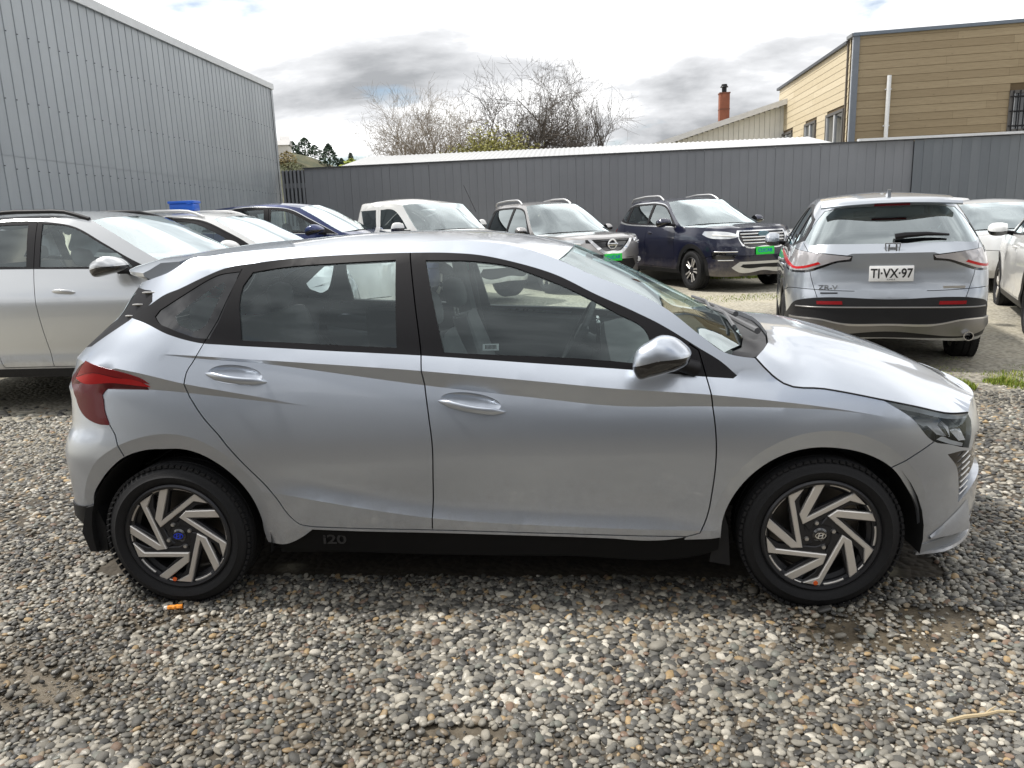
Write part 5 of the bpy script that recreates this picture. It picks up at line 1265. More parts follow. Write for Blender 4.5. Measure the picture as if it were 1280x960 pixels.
# ---------------------------------------------------------------- board fence
def build_fence():
    fa, fb = Vector((-5.85, 16.04, 0)), Vector((17.0, 14.92, 0)); d = (fb-fa).normalized(); Lf = (fb-fa).length; ang = math.atan2(d.y, d.x); H = 2.94
    o = empty('board_fence', fa, ang, 'tall dark grey vertical board fence along the back of the car park', 'fence')
    m = mat_sheet('fence_paint', (.175, .183, .198), (.188, .196, .211), .55, .0, .2); m2 = mat_sheet('fence_paint_blue', (.12, .135, .15), (.15, .165, .18), .5, .0, .3)
    rng = random.Random(5); w = .203
    b = MB(); b.box((Lf/2, .09, H/2), (Lf, .05, H-.06)); b.build('backing', mat_simple('fence_dark', (.03, .032, .036), .8), o)
    sh = {}
    u = .62; k = 0
    while u < Lf:
        mm = m if u < 15.2 else m2; v = k % 3
        if (v, mm.name) not in sh:
            c = MB(); ch = .006
            pr = [(-w/2+.001, .008), (-w/2+.002, 0), (w/2-.002, 0), (w/2-.001, .008)]
            vs = [(a, y, -H/2) for a, y in pr] + [(a, y, H/2) for a, y in pr]; c.add(vs, [(i, i+1, i+5, i+4) for i in range(3)] + [(4, 5, 6, 7), (3, 2, 1, 0)])
            x = c.build('board', mm, None); sh[(v, mm.name)] = x.data; bpy.data.objects.remove(x)
        q = link(bpy.data.objects.new('board', sh[(v, mm.name)]), o)
        q.location = (u+w/2, .03+rng.uniform(-.0015, .0015)-(.05 if u >= 15.2 else 0), H/2+rng.uniform(-.008, .004)); q.rotation_euler = (rng.uniform(-.002, .002), rng.uniform(-.0015, .0015), rng.uniform(-.012, .012)); u += w; k += 1
    for i in range(6):      # open slats at the left end
        c = MB(); c.box((.05+i*.105, .03, H/2), (.055, .04, H-.03)); c.build('slat', m, o)
    c = MB(); c.box((.32, .055, H/2), (.64, .02, .12)); c.box((.32, .055, H-.4), (.64, .02, .12)); c.build('slat_rail', m, o)
    c = MB(); c.box((Lf/2+.3, .07, H+.012), (Lf-.6, .16, .03)); c.build('top_cap', mat_simple('fence_cap', (.05, .052, .056), .6), o)
    c = MB(); c.box((Lf/2, .0, .09), (Lf, .09, .18)); c.build('base_board', mat_simple('fence_base', (.16, .16, .165), .8), o)
    # pale drip edge on the right-hand stretch
    c = MB()
    c.box((14.0+(Lf-14.0)/2, -.03, H+.045), (Lf-14.0, .16, .055)); c.build('drip_edge', mat_simple('drip_white', (.62, .63, .64), .4), o)
build_fence()
def build_shed():
    o = empty('low_shed', (1.9, 18, 0), 0, 'low shed with a pale corrugated roof just behind the board fence', 'shed')
    m = mat_simple('shed_roof_white', (.46, .465, .465), .5, var=.08, scale=1.5); x0, x1, y0, y1, z0, z1 = -4.45, 8.1, 16.35, 19.3, 2.97, 3.44
    n = 16*int((x1-x0)/.16*1); xs = np.linspace(x0, x1, 470)
    P = np.array([[(x-1.9, y-18, z+.012*math.sin(x*2*math.pi/.13)) for y, z in ((y0, z0), (y1, z1))] for x in xs]); b = MB(); b.grid(P)
    b.add([(x0-1.9, y0-18, z0-.03), (x1-1.9, y0-18, z0-.03), (x1-1.9, y0-18, z0+.012), (x0-1.9, y0-18, z0+.012)], [(0, 1, 2, 3)]); b.build('roof', m, o, 60)
    b = MB(); b.box(((x0+x1)/2-1.9, -.3, 1.4), (x1-x0-.3, 2.4, 2.7)); b.build('wall', mat_simple('shed_wall', (.35, .35, .34), .8), o)
build_shed()

# ---------------------------------------------------------------- timber building, white house
def mat_timber(name, a, b, dark):
    t = NT(name); oi = t.n('ShaderNodeObjectInfo'); v = t.coord('Object', (.5, .5, 6)); v2 = t.coord('Object', (1.6, 1.6, 6))
    col = t.mix(oi.outputs['Random'], a, b)
    gr = t.noise(v, 6, 8, .7, .6); col = t.mix(t.ramp(gr, [(.42, 0), (.72, .5)]), col, dark)
    kn = t.n('ShaderNodeTexVoronoi'); t.l(v2, kn.inputs['Vector']); kn.inputs['Scale'].default_value = 1.6
    col = t.mix(t.ramp(kn.outputs['Distance'], [(.03, .55), (.10, 0)]), col, tuple(x*.5 for x in dark))
    p = t.bsdf(Base_Color=col, Roughness=.65); MATS[name] = t.m; return t.m
def build_timber():
    C = Vector((9.72, 20.70, 0)); o = empty('timber_building', C, 0, 'two-storey building clad in horizontal tan timber boards behind the fence', 'building')
    d1 = (Vector((15.5, 19.9, 0))-C); L1 = 9.0; d1.normalize(); d2 = (Vector((9.92, 29.9, 0))-C); L2 = d2.length; d2.normalize()
    n1 = Vector((d1.y, -d1.x, 0)); n2 = Vector((-d2.y, d2.x, 0)); H = 6.30
    m1 = mat_timber('timber_shaded', (.285, .22, .13), (.365, .29, .18), (.19, .138, .075)); m2 = mat_timber('timber_sunlit', (.56, .475, .325), (.63, .545, .39), (.44, .35, .21))  # one timber: sunlit tone painted on the side, shaded tone on the front
    gm = mat_simple('corner_grey', (.15, .17, .20), .5); rng = random.Random(11)
    b = MB(); q = [Vector((0, 0, 0)), d1*L1, d1*L1+d2*L2, d2*L2]; b.add([p+Vector((0, 0, 0)) for p in q]+[p+Vector((0, 0, H-.04)) for p in q], [(0, 1, 5, 4), (1, 2, 6, 5), (2, 3, 7, 6), (3, 0, 4, 7), (4, 5, 6, 7)]); b.build('wall', mat_simple('timber_core', (.12, .085, .045), .9), o)
    def board(d, n, u0, u1, z0, z1, m):
        c = MB(); vs = []
        for u in (u0, u1):
            for z, h in ((z0, .020), (z0+.004, .026), (z1-.002, .018)): vs.append(d*u+n*h+Vector((0, 0, z)))
        ce = (d*(u0+u1)/2+Vector((0, 0, z0))); vs = [p-ce for p in vs]
        f = [(0, 3, 4, 1), (1, 4, 5, 2)]; f = f if (d.cross(Vector((0, 0, 1)))).dot(n) > 0 else [t[::-1] for t in f]
        c.add(vs, f); x = c.build('cladding_board', m, o); x.location = ce
    step = .212; z = 2.15
    wins1 = [(4.12, 5.8, 3.38, 4.5)]; wins2 = [(.55, 2.35, 2.7, 4.38), (3.55, 4.95, 2.7, 4.38), (6.75, 8.55, 2.7, 4.38)]
    while z < H-.06:
        z1 = min(z+step, H-.03)
        for d, n, Lx, m, wins in ((d1, n1, L1, m1, wins1), (d2, n2, L2, m2, wins2)):
            js = [.09 if d is d1 else .28]; u = js[0]
            while u < Lx-.3: u += rng.uniform(2.2, 4.2); js.append(min(u, Lx-.02))
            segs = list(zip(js[:-1], js[1:]))
            for wa, wb_, za, zb_ in wins:
                if z1 > za and z < zb_:
                    ns = []
                    for a, c_ in segs:
                        if c_ <= wa or a >= wb_: ns.append((a, c_))
                        else:
                            if a < wa: ns.append((a, wa))
                            if c_ > wb_: ns.append((wb_, c_))
                    segs = ns
            for a, c_ in segs:
                if c_-a > .05: board(d, n, a+.002, c_-.002, z+.003, z1, m)
        z += step
    # corner boards
    c = MB(); rz1 = Matrix((d1, n1*-1, (0, 0, 1))).transposed()
    c.box(d1*.04+n1*.04+Vector((0, 0, H/2)), (.16, .06, H), Matrix.Rotation(math.atan2(d1.y, d1.x), 3, 'Z')); c.build('corner_board', gm, o)
    c = MB(); c.box(d2*.02+n2*.03+Vector((0, 0, H/2)), (.05, .05, H), Matrix.Rotation(math.atan2(d2.y, d2.x), 3, 'Z')); c.build('corner_board', mat_simple('corner_pale', (.55, .58, .62), .5), o)
    c = MB(); c.box(d2*.44+n2*.04+Vector((0, 0, H/2)), (.07, .06, H-.05), Matrix.Rotation(math.atan2(d2.y, d2.x), 3, 'Z')); c.build('downpipe', mat_simple('pipe_dark', (.09, .075, .06), .6), o)
    for d, n, a, c_, mm in ((d1, n1, -.06, L1, mat_simple('fascia_blue', (.13, .16, .20), .5)), (d2, n2, .44, L2+.1, mat_simple('fascia_dark', (.07, .075, .085), .6)), (d2, n2, -.06, .44, mat_simple('fascia_mid', (.20, .21, .22), .6))):
        q = MB(); q.box(d*((a+c_)/2)+n*.05+Vector((0, 0, H+(.0 if d is d1 or a < 0 else -.10))), (c_-a, .12, .09), Matrix.Rotation(math.atan2(d.y, d.x), 3, 'Z')); q.build('fascia', mm, o)
    # windows
    def window(d, n, u0, u1, z0, z1, panes, grille):
        rz = Matrix.Rotation(math.atan2(d.y, d.x), 3, 'Z'); ce = d*((u0+u1)/2)+Vector((0, 0, (z0+z1)/2)); w, h = u1-u0, z1-z0
        f = MB()
        for sx in (-1, 1): f.box(ce+d*(sx*(w/2-.04))+n*.035, (.08, .09, h), rz)
        for sz in (-1, 1): f.box(ce+Vector((0, 0, sz*(h/2-.04)))+n*.034, (w, .09, .08), rz)
        fo = f.build('window', mat_simple('frame_dark', (.10, .095, .09), .6), o)
        g = MB(); g.box(ce+n*.012, (w-.1, .02, h-.1), rz); g.build('pane', MATS.get('far_pane') or mat_simple('far_pane', (.03, .035, .04), .06, coat=1), fo)
        g = MB()
        for k in range(1, panes): g.box(ce+d*(-w/2+w*k/panes)+n*.04, (.09, .05, h-.1), rz)
        for sx in (-1, 1): g.box(ce+d*(sx*(w/2-.10))+n*.038, (.06, .05, h-.16), rz)
        g.build('sash', mat_simple('sash_white', (.62, .64, .66), .4), fo)
        if grille:
            for k in range(10): g = MB(); g.box(ce+d*(-w/2+w*(k+.5)/10)+n*.10, (.025, .025, h-.02), rz); g.build('grille_bar', M('satin_black'), fo)
            for zz in (-.35, .0, .35): g = MB(); g.box(ce+n*.10+Vector((0, 0, zz*h)), (w, .02, .03), rz); g.build('grille_bar', M('satin_black'), fo)
    window(d1, n1, *wins1[0], 2, True)
    for wv in wins2: window(d2, n2, *wv, 2, False)
    # white downpipe on the front
    q = MB(); p0 = d1*.95+n1*.12; q.tube([p0+Vector((0, 0, 5.12)), p0+Vector((0, 0, 5.05)), p0+Vector((0, 0, 3.36)), p0+n1*.05+d1*.12+Vector((0, 0, 3.26)), p0+n1*.1+d1*.30+Vector((0, 0, 3.20))], .058, 12); q.build('vent_pipe', mat_simple('pipe_white', (.70, .71, .71), .35), o, 50)
    for zz in (4.75, 3.75): q = MB(); q.box(p0-n1*.04+Vector((0, 0, zz)), (.16, .10, .03)); q.build('pipe_clip', mat_simple('pipe_white2', (.5, .5, .5), .4), o)
build_timber()
def build_white_house():
    o = empty('white_house', (7.6, 29.4, 0), 0, 'white boarded house with a long sloping roof edge, left of the timber building', 'house')
    xl, xr, y = 4.45, 9.80, 29.0; zl, zr = 3.98, 5.50; X = 7.6; Y = 29.4
    m = mat_simple('white_boards', (.80, .81, .78), .6, var=.12, scale=2); w = .20; x = xl+.1; k = 0
    while x < xr:
        zt = zl+(zr-zl)*(x-xl)/(xr-xl); b = MB(); b.box((x+w/2-X, y-Y, zt/2), (w-.012, .03, zt-.05)); b.build('wall_board', m, o); x += w
    b = MB(); q = [(xl, y+.03, 0), (xr, y+.03, 0), (xr, y+.03, zr-.05), (xl, y+.03, zl-.05)]; b.add([(a-X, c-Y, e) for a, c, e in q]+[(a-X, c+4-Y, e) for a, c, e in q], [(0, 1, 2, 3), (4, 7, 6, 5), (0, 4, 5, 1), (1, 5, 6, 2), (3, 2, 6, 7), (0, 3, 7, 4)]); b.build('wall', mat_simple('white_wall_dark', (.35, .34, .31), .8), o)
    sl = math.atan2(zr-zl, xr-xl); Ln = math.hypot(zr-zl, xr-xl)+.7
    b = MB(); b.box(((xl+xr)/2-.25-X, 1.8-.4, (zl+zr)/2+.0), (Ln, 4.6, .10), Matrix.Rotation(-sl, 3, 'Y')); b.build('roof', mat_simple('house_roof', (.42, .42, .41), .5), o)
    b = MB(); b.box(((xl+xr)/2-.25-X, -.93, (zl+zr)/2-.03), (Ln, .04, .20), Matrix.Rotation(-sl, 3, 'Y')); b.build('barge_board', mat_simple('barge_white', (.70, .70, .69), .5), o)
    cx = 7.86; br = mat_simple('chimney_rust', (.22, .075, .04), .85, var=.35, scale=5, bump=.3, bscale=30)
    b = MB(); b.box((cx-X, 1.3, 5.25), (.40, .40, 2.0), bev=.01); ch = b.build('chimney', br, o, 30)
    b = MB(); b.box((cx-X, 1.3, 5.62), (.42, .42, .05)); b.box((cx-X, 1.3, 6.26), (.44, .44, .05)); b.build('chimney_band', mat_simple('chimney_dark', (.16, .06, .035), .8), ch)
    b = MB(); b.tube([(cx-X, 1.3, 6.25), (cx-X, 1.3, 6.5)], .10, 12); b.tube([(cx-X, 1.3, 6.5), (cx-X, 1.3, 6.54)], [.17, .15], 12); b.tube([(cx-X, 1.3, 6.54), (cx-X, 1.3, 6.62)], [.13, .11], 12); b.build('flue', M('satin_black'), ch, 40)
build_white_house()

# ---------------------------------------------------------------- trees
def bare_tree(name, loc, label, h, spread, seed, nmain, bark, levels=5, up=.35, twig=.006, stems=1, dens=1.0):
    rng = random.Random(seed); o = empty(name, loc, 0, label, 'tree'); tr = MB(); cr = MB()
    def grow(p, d, L, r, lev, mb):
        n = 4 if lev < 3 else 3; pts = [p]; rr = [r]; q = p.copy(); dd = d.copy()
        for i in range(n):
            dd = (dd + Vector((rng.uniform(-1, 1), rng.uniform(-1, 1), rng.uniform(-.6, 1)))*.16 + Vector((0, 0, up*.12))).normalized(); q = q+dd*L/n; pts.append(q.copy()); rr.append(max(twig*.6, r*(1-.55*(i+1)/n)))
        mb.tube(pts, rr, 7 if lev == 0 else (5 if lev < 2 else 3), cap=False)
        if lev >= levels: return
        k = max(2, int(round((4 if lev < 2 else 4 if lev < 4 else 3)*dens)))
        for j in range(k):
            t = rng.uniform(.30, 1.0) if lev else rng.uniform(.5, 1.0); i = min(n-1, int(t*n)); f = t*n-i; bp = pts[i].lerp(pts[i+1], f)
            ax = (pts[i+1]-pts[i]).normalized(); pr = ax.orthogonal().normalized(); pr.rotate(Matrix.Rotation(rng.uniform(0, 6.28), 3, ax))
            nd = (ax*rng.uniform(.5, 1.0)+pr*rng.uniform(.5, .95)*spread+Vector((0, 0, up*.5))).normalized()
            grow(bp, nd, L*rng.uniform(.55, .82), max(twig, rr[i]*rng.uniform(.5, .7)), lev+1, cr)
    for s_ in range(stems):
        a = rng.uniform(0, 6.28); p = Vector((rng.uniform(-.5, .5), rng.uniform(-.4, .4), 0))*(stems > 1); d = Vector((math.cos(a)*.35*(stems > 1), math.sin(a)*.25*(stems > 1), 1)).normalized(); grow(p, d, h*.40, h*.018+.02, 0, tr)
    tr.build('trunk', bark, o, 50); cr.build('crown', bark, o, None)
    return o
def build_trees():
    bk = mat_simple('bark_grey', (.095, .08, .065), .9); bk2 = mat_simple('bark_brown', (.060, .045, .036), .9); bk3 = mat_simple('twig_tan', (.22, .185, .14), .9)
    bare_tree('bare_tree', (-3.0, 22.2, .6), 'leafless tan tree with fine twigs, left of the taller one', 5.9, 1.30, 21, 4, bk3, 5, .22, .0038, 3, 1.15)
    bare_tree('bare_tree', (.15, 23.4, 1.0), 'taller leafless tree with dark spreading branches above the middle of the fence', 6.6, 1.35, 9, 5, bk, 5, .12, .0042, 2, 1.3)
    bare_tree('bare_tree', (1.45, 23.2, 1.2), 'leafless dark brown tangled tree at the right of the group', 4.0, 1.45, 34, 5, bk2, 5, .08, .0048, 2, 1.15)
    bare_tree('bare_tree', (2.3, 23.9, .8), 'thin leafless sapling with straight upright shoots beside the dark tangled tree', 4.6, .6, 77, 5, bk, 4, .9, .0045, 2, .9)
    # leafy willow-like shrub
    rng = random.Random(4); o = empty('shrub', (-.95, 21.4, 0), 0, 'yellow green bushy shrub in front of the bare trees', 'shrub'); b = MB(); s_ = MB()
    for k in range(900):
        a = rng.uniform(0, 6.28); r_ = rng.random()**.5; base = Vector((math.cos(a)*r_*.5, math.sin(a)*r_*.4, 2.45)); d = Vector((math.cos(a)*r_*1.5, math.sin(a)*r_*.9, 1.0)); L = rng.uniform(1.2, 2.15)*(1-.25*r_)
        p = base+d.normalized()*L; mid = base+d.normalized()*L*.5+Vector((0, 0, .1)); s_.tube([base, mid, p], [.010, .007, .003], 3, cap=False)
        for j in range(9):
            q = mid.lerp(p, rng.random()*1.05); v = Vector((rng.uniform(-1, 1), rng.uniform(-1, 1), rng.uniform(-.3, 1))).normalized()*.11; w = v.orthogonal().normalized()*.022; b.add([q, q+v*.5+w, q+v, q+v*.5-w], [(0, 1, 2, 3)])
    s_.build('stems', bk3, o); b.build('foliage', mat_simple('willow_leaf', (.24, .23, .045), .7, var=.4, scale=3), o)
build_trees()
def build_hillside():
    rng = random.Random(8); X = np.linspace(-95, 30, 60); Y = np.linspace(75, 200, 34); gx, gy = np.meshgrid(X, Y, indexing='ij')
    H_ = lambda x, y: -1+14.2*sm(72, 128, y)*(1-.32*sm(-47, -34, x)-.5*sm(-34, 0, x)) + .5*np.sin(x*.31)*np.cos(y*.17)
    Z = H_(gx, gy); P = np.stack([gx, gy, Z], -1)
    t = NT('hill_scrub'); v = t.coord('Object'); c = t.ramp(t.noise(v, .3, 6, .7), [(.3, (.035, .05, .03)), (.5, (.09, .09, .045)), (.68, (.15, .13, .075))]); t.bsdf(Base_Color=c, Roughness=.95)
    b = MB(); b.grid(P); o = b.build('hill', t.m, None, 60); o['kind'] = 'structure'
    hz = lambda x, y: float(H_(x, y))-.3
    lf = mat_simple('pine_leaf', (.030, .055, .032), .8, var=.4, scale=2); bark = mat_simple('pine_bark', (.06, .045, .035), .9)
    def pine(x, y, h, w, label, col=lf, layers=9):
        o = empty('pine_tree' if layers > 6 else 'round_tree', (x, y, hz(x, y)), 0, label, 'tree', 'trees on the far hillside'); tr = MB(); tr.tube([(0, 0, 0), (0, 0, h*.9)], [h*.03, h*.01], 6); tr.build('trunk', bark, o); b = MB()
        for k in range(340):
            t = rng.random(); z = h*(.22+.78*t); r_ = w*(1-t)**.7*(.55+.45*rng.random()) if layers > 6 else w*math.sqrt(max(0, 1-(2*t-.9)**2))*rng.random()**.4
            a = rng.uniform(0, 6.28); p = Vector((math.cos(a)*r_, math.sin(a)*r_, z)); u = Vector((rng.uniform(-1, 1), rng.uniform(-1, 1), rng.uniform(-.4, .6))).normalized()*h*.07; v_ = u.orthogonal().normalized()*h*.045; b.add([p-u, p+v_, p+u, p-v_], [(0, 1, 2, 3)])
        b.build('crown', col, o)
    pine(-52.0, 138, 3.3, 1.4, 'small dark pine at the far left of the hillside, beside the hall wall')
    pine(-49.2, 137, 3.4, 2.0, 'broad dark pine, left of the pair on the hilltop'); pine(-46.6, 136, 3.7, 2.5, 'tallest broad dark pine on the hilltop')
    pine(-44.2, 134, 2.6, 2.2, 'low dark pine on the hillside right of the tallest one')
    pine(-40.4, 130, 4.4, 2.1, 'dense dark conifer standing alone on the right shoulder of the hill'); pine(-38.6, 131, 3.2, 1.5, 'smaller dark conifer beside the one on the shoulder')
    tan = mat_simple('tan_leaf', (.20, .16, .07), .85, var=.3); gl = mat_simple('lime_leaf', (.20, .24, .03), .8, var=.3)
    pine(-42.6, 116, 2.8, 1.5, 'round tan tree low on the far hillside', tan, 5); pine(-30.3, 108, 5.2, 2.6, 'round lime green treetop just above the shed roof', gl, 5)
    pine(-41.0, 113, 2.2, 2.2, 'low olive scrub tree near the foot of the hill', mat_simple('olive_leaf', (.10, .11, .05), .85), 5)
    pine(-35.2, 125, 4.8, .9, 'slim grey-green conifer between the hill shoulder and the shed roof', mat_simple('grey_pine', (.10, .12, .10), .85), 9)
    for i, (x, y, w, lab) in enumerate(((-46.6, 117, 2.6, 'small pale house low on the far hillside, nearest the hall wall'), (-44.6, 119, 2.8, 'small pale house on the hillside beside the tan tree'), (-47.9, 130, 1.2, 'tiny white house high between the pines'))):
        o = empty('hillside_house', (x, y, hz(x, y)), .2*i, lab, 'house'); b = MB(); b.box((0, 0, 1.2), (w, 3, 2.4)); b.build('wall', mat_simple('hill_house_wall', (.62, .60, .56), .8), o)
        b = MB(); b.add([(-w/2-.2, -1.8, 2.4), (w/2+.2, -1.8, 2.4), (w/2+.2, 1.8, 2.4), (-w/2-.2, 1.8, 2.4), (-w/2-.2, 0, 3.3), (w/2+.2, 0, 3.3)], [(0, 1, 5, 4), (2, 3, 4, 5), (0, 4, 3), (1, 2, 5)]); b.build('roof', mat_simple('hill_house_roof', (.45, .44, .43), .7), o)
build_hillside()
# ---------------------------------------------------------------- specs of the parked cars
def place(lx, ly, h_deg): return (lx, ly, float(gz(lx, ly))), R(h_deg)
REAR_SUV = ([.2, .45, .70, .95, 1.05, 1.2, 1.5, 1.75], [.10, .02, 0, .03, .06, .16, .40, .50])
FRONT_SUV = ([.2, .35, .6, .8, .95, 1.05, 1.15], [.12, .03, 0, .01, .04, .09, .13])
def std_suv(**k):
    """a mid-size five-door body; keyword values replace the defaults"""
    wb = k.get('wb', 2.70); dx = wb-2.70; zb = k.get('zb', 0.0); H = k.get('Hz', 0.0)
    X = lambda x: x if x < .6 else x+dx
    sp = dict(L=4.60, W=1.82, wb=wb, ro=.95, sill=.34, Rr=.345, rim=.235,
        belt=[(-1.2, 1.12+zb), (0, 1.08+zb), (1.0, 1.05+zb), (X(2.15), 1.01+zb), (X(2.6), .99+zb), (X(3.8), .95+zb)],
        rail=[(-.55, 1.52+H), (-.2, 1.585+H), (.4, 1.63+H), (1.0, 1.625+H), (X(1.38), 1.575+H)],
        apil=[(X(1.38), 1.575+H), (X(1.75), 1.34+H*.6+zb*.4), (X(2.10), 1.12+zb), (X(2.24), 1.055+zb)],
        hood=[(X(2.24), 1.055+zb), (X(2.34), 1.045+zb), (X(2.8), 1.035+zb), (X(3.2), 1.015+zb), (X(3.46), .985+zb)],
        header=(X(1.46), 1.615+H), cowl=(X(2.34), 1.09+zb), nose=.99+zb,
        dlo=[(-.62, 1.20+zb), (-.45, 1.42+H), (-.1, 1.525+H), (.45, 1.565+H), (1.0, 1.56+H), (X(1.40), 1.49+H), (X(1.72), 1.29+H*.5+zb*.5), (X(2.05), 1.06+zb), (1.0, 1.075+zb), (0, 1.105+zb)],
        windows=[[(-.50, 1.235+zb), (-.38, 1.41+H), (-.12, 1.49+H), (-.12, 1.145+zb)], [(-.02, 1.135+zb), (-.02, 1.505+H), (.45, 1.535+H), (.84, 1.535+H), (.88, 1.105+zb)], [(.97, 1.10+zb), (.95, 1.535+H), (1.10, 1.525+H), (X(1.38), 1.46+H), (X(1.68), 1.275+H*.5+zb*.5), (X(1.90), 1.085+zb)]],
        doorA=[(X(2.06), 1.075+zb), (X(2.10), .85), (X(2.10), .60), (X(2.04), .375)], doorB=[(.92, 1.57+H), (.95, 1.1), (.98, .7), (.96, .375)],
        doorC=[(-.10, 1.50+H), (-.10, 1.12), (-.02, .90), (.20, .72), (.40, .52), (.48, .375)],
        rear=REAR_SUV, front=FRONT_SUV, mirror=(X(1.90), 1.13+zb), handles=[((-.02+.08, .93+zb), (.22, .92+zb)), ((1.05, .93+zb), (1.24, .92+zb))])
    sp.update(k); return sp
GP = dict(group='cars parked around the gravel lot')

def car_silver_suv():
    zb, H = .185, .115
    paint = mat_paint('champagne_paint', (.54, .555, .565), .75, .30, 1.0, .1)
    loc, rz = place(-3.78, 3.38, 0)
    sp = std_suv(name='suv_car', label='silver SUV with dark roof rails at the left edge, beside the hatchback', paint=paint, loc=loc, rz=rz, L=4.35, ro=1.0, rx=-.30, wb=2.50, W=1.80, zb=zb, Hz=H, sill=.40, Rr=.34, rim=.22, crease=.98, rack=(-.5, 1.25, .035, M('satin_black')), h=.05, hl=.035, gap=.003,
        belt=[(-1.2, 1.29), (0, 1.275), (1.0, 1.25), (2.0, 1.225), (2.4, 1.19), (3.6, 1.12)],
        rail=[(-.40, 1.62), (0, 1.68), (.5, 1.71), (1.0, 1.70), (1.28, 1.655)], apil=[(1.28, 1.655), (1.55, 1.51), (1.80, 1.37), (1.98, 1.275)], hood=[(1.98, 1.275), (2.08, 1.24), (2.5, 1.19), (2.9, 1.14), (3.25, 1.07)],
        header=(1.36, 1.695), cowl=(2.10, 1.30), nose=1.02,
        dlo=[(-.42, 1.34), (-.25, 1.55), (.2, 1.655), (.8, 1.662), (1.12, 1.61), (1.42, 1.46), (1.66, 1.33), (1.86, 1.235), (.9, 1.262), (0, 1.29)],
        windows=[[(-.32, 1.36), (-.22, 1.52), (-.02, 1.58), (-.02, 1.315)], [(.06, 1.31), (.06, 1.60), (.45, 1.64), (.70, 1.64), (.74, 1.285)], [(.86, 1.28), (.83, 1.642), (1.06, 1.615), (1.38, 1.462), (1.60, 1.340), (1.70, 1.258)]],
        doorA=[(1.86, 1.24), (1.90, 1.0), (1.90, .75), (1.86, .43)], doorB=[(.78, 1.66), (.81, 1.27), (.86, .8), (.92, .43)], doorC=[(-.04, 1.60), (-.04, 1.28), (.05, .95), (.22, .75), (.38, .6), (.46, .43)],
        mirror=(1.60, 1.275), mirror_size=(.125, .10, .082), mirror_out=.11, handles=[((.98, 1.075), (1.20, 1.06)), ((.10, 1.09), (.30, 1.08))])
    car, S, fx, fy, made = build_car(sp)
    b = MB(); q = Vector((1.78, 0, 1.30)); b.box((1.90, -.45, 1.335), (.10, .16, .004), Matrix.Rotation(R(32), 3, 'Y')); b.build('dash_paper', M('white_plate'), car)
def car_white():
    paint = mat_paint('white_paint', (.74, .74, .73), .0, .35, 1.0, .08)
    loc, rz = place(-3.86, 5.95, 0)
    sp = std_suv(name='suv_car', label='white SUV with a blue box on its roof, between the silver and blue SUVs', paint=paint, loc=loc, rz=rz, L=3.85, ro=.60, wb=2.42, W=1.80, h=.09, hl=.06,
        belt=[(-1, 1.30), (0, 1.28), (1.0, 1.25), (1.9, 1.21), (3.4, 1.10)], rail=[(-.4, 1.60), (0, 1.66), (.5, 1.685), (.95, 1.675), (1.22, 1.625)], apil=[(1.22, 1.625), (1.5, 1.485), (1.75, 1.35), (1.90, 1.265)], hood=[(1.90, 1.265), (2.0, 1.24), (2.5, 1.19), (2.9, 1.12), (3.1, 1.06)],
        header=(1.30, 1.665), cowl=(2.05, 1.29), nose=1.0, dlo=[(-.42, 1.34), (-.25, 1.53), (.2, 1.635), (.75, 1.645), (1.08, 1.60), (1.4, 1.46), (1.66, 1.32), (1.82, 1.22), (.9, 1.255), (0, 1.285)],
        windows=[[(-.3, 1.36), (-.2, 1.50), (0, 1.56), (0, 1.31)], [(.08, 1.31), (.08, 1.58), (.45, 1.615), (.66, 1.615), (.70, 1.28)], [(.80, 1.275), (.78, 1.615), (.95, 1.595), (1.2, 1.50), (1.45, 1.365), (1.60, 1.255)]], bright=[(-.44, 1.335), (-.26, 1.545), (.2, 1.65), (.75, 1.66), (1.09, 1.614), (1.42, 1.47), (1.70, 1.315), (1.84, 1.21), (.9, 1.245), (0, 1.275)], bright_mat=M('satin_black'),
        doorA=[(1.78, 1.24), (1.82, 1.0), (1.80, .43)], doorB=[(.74, 1.63), (.78, 1.2), (.82, .43)], doorC=[(-.04, 1.58), (-.04, 1.28), (.1, .9), (.42, .43)], sill=.40, mirror=(1.52, 1.30), handles=[((.92, 1.08), (1.12, 1.07))], rack=(-.4, 1.1, .05, paint), crease=.98)
    car, S, fx, fy, made = build_car(sp)
    o = empty('storage_box', (loc[0]+.62, loc[1]-.12, loc[2]+1.742), .12, 'blue plastic box with a lid, on top of the white SUV at the left', 'box')
    bl = mat_simple('blue_plastic', (.010, .10, .50), .35); b = MB(); b.box((0, 0, .045), (.30, .22, .09), bev=.012); b.build('body', bl, o, 30); b = MB(); b.box((0, 0, .108), (.33, .25, .035), bev=.014); b.box((.10, -.125, .095), (.05, .012, .03)); b.build('lid', bl, o, 30)
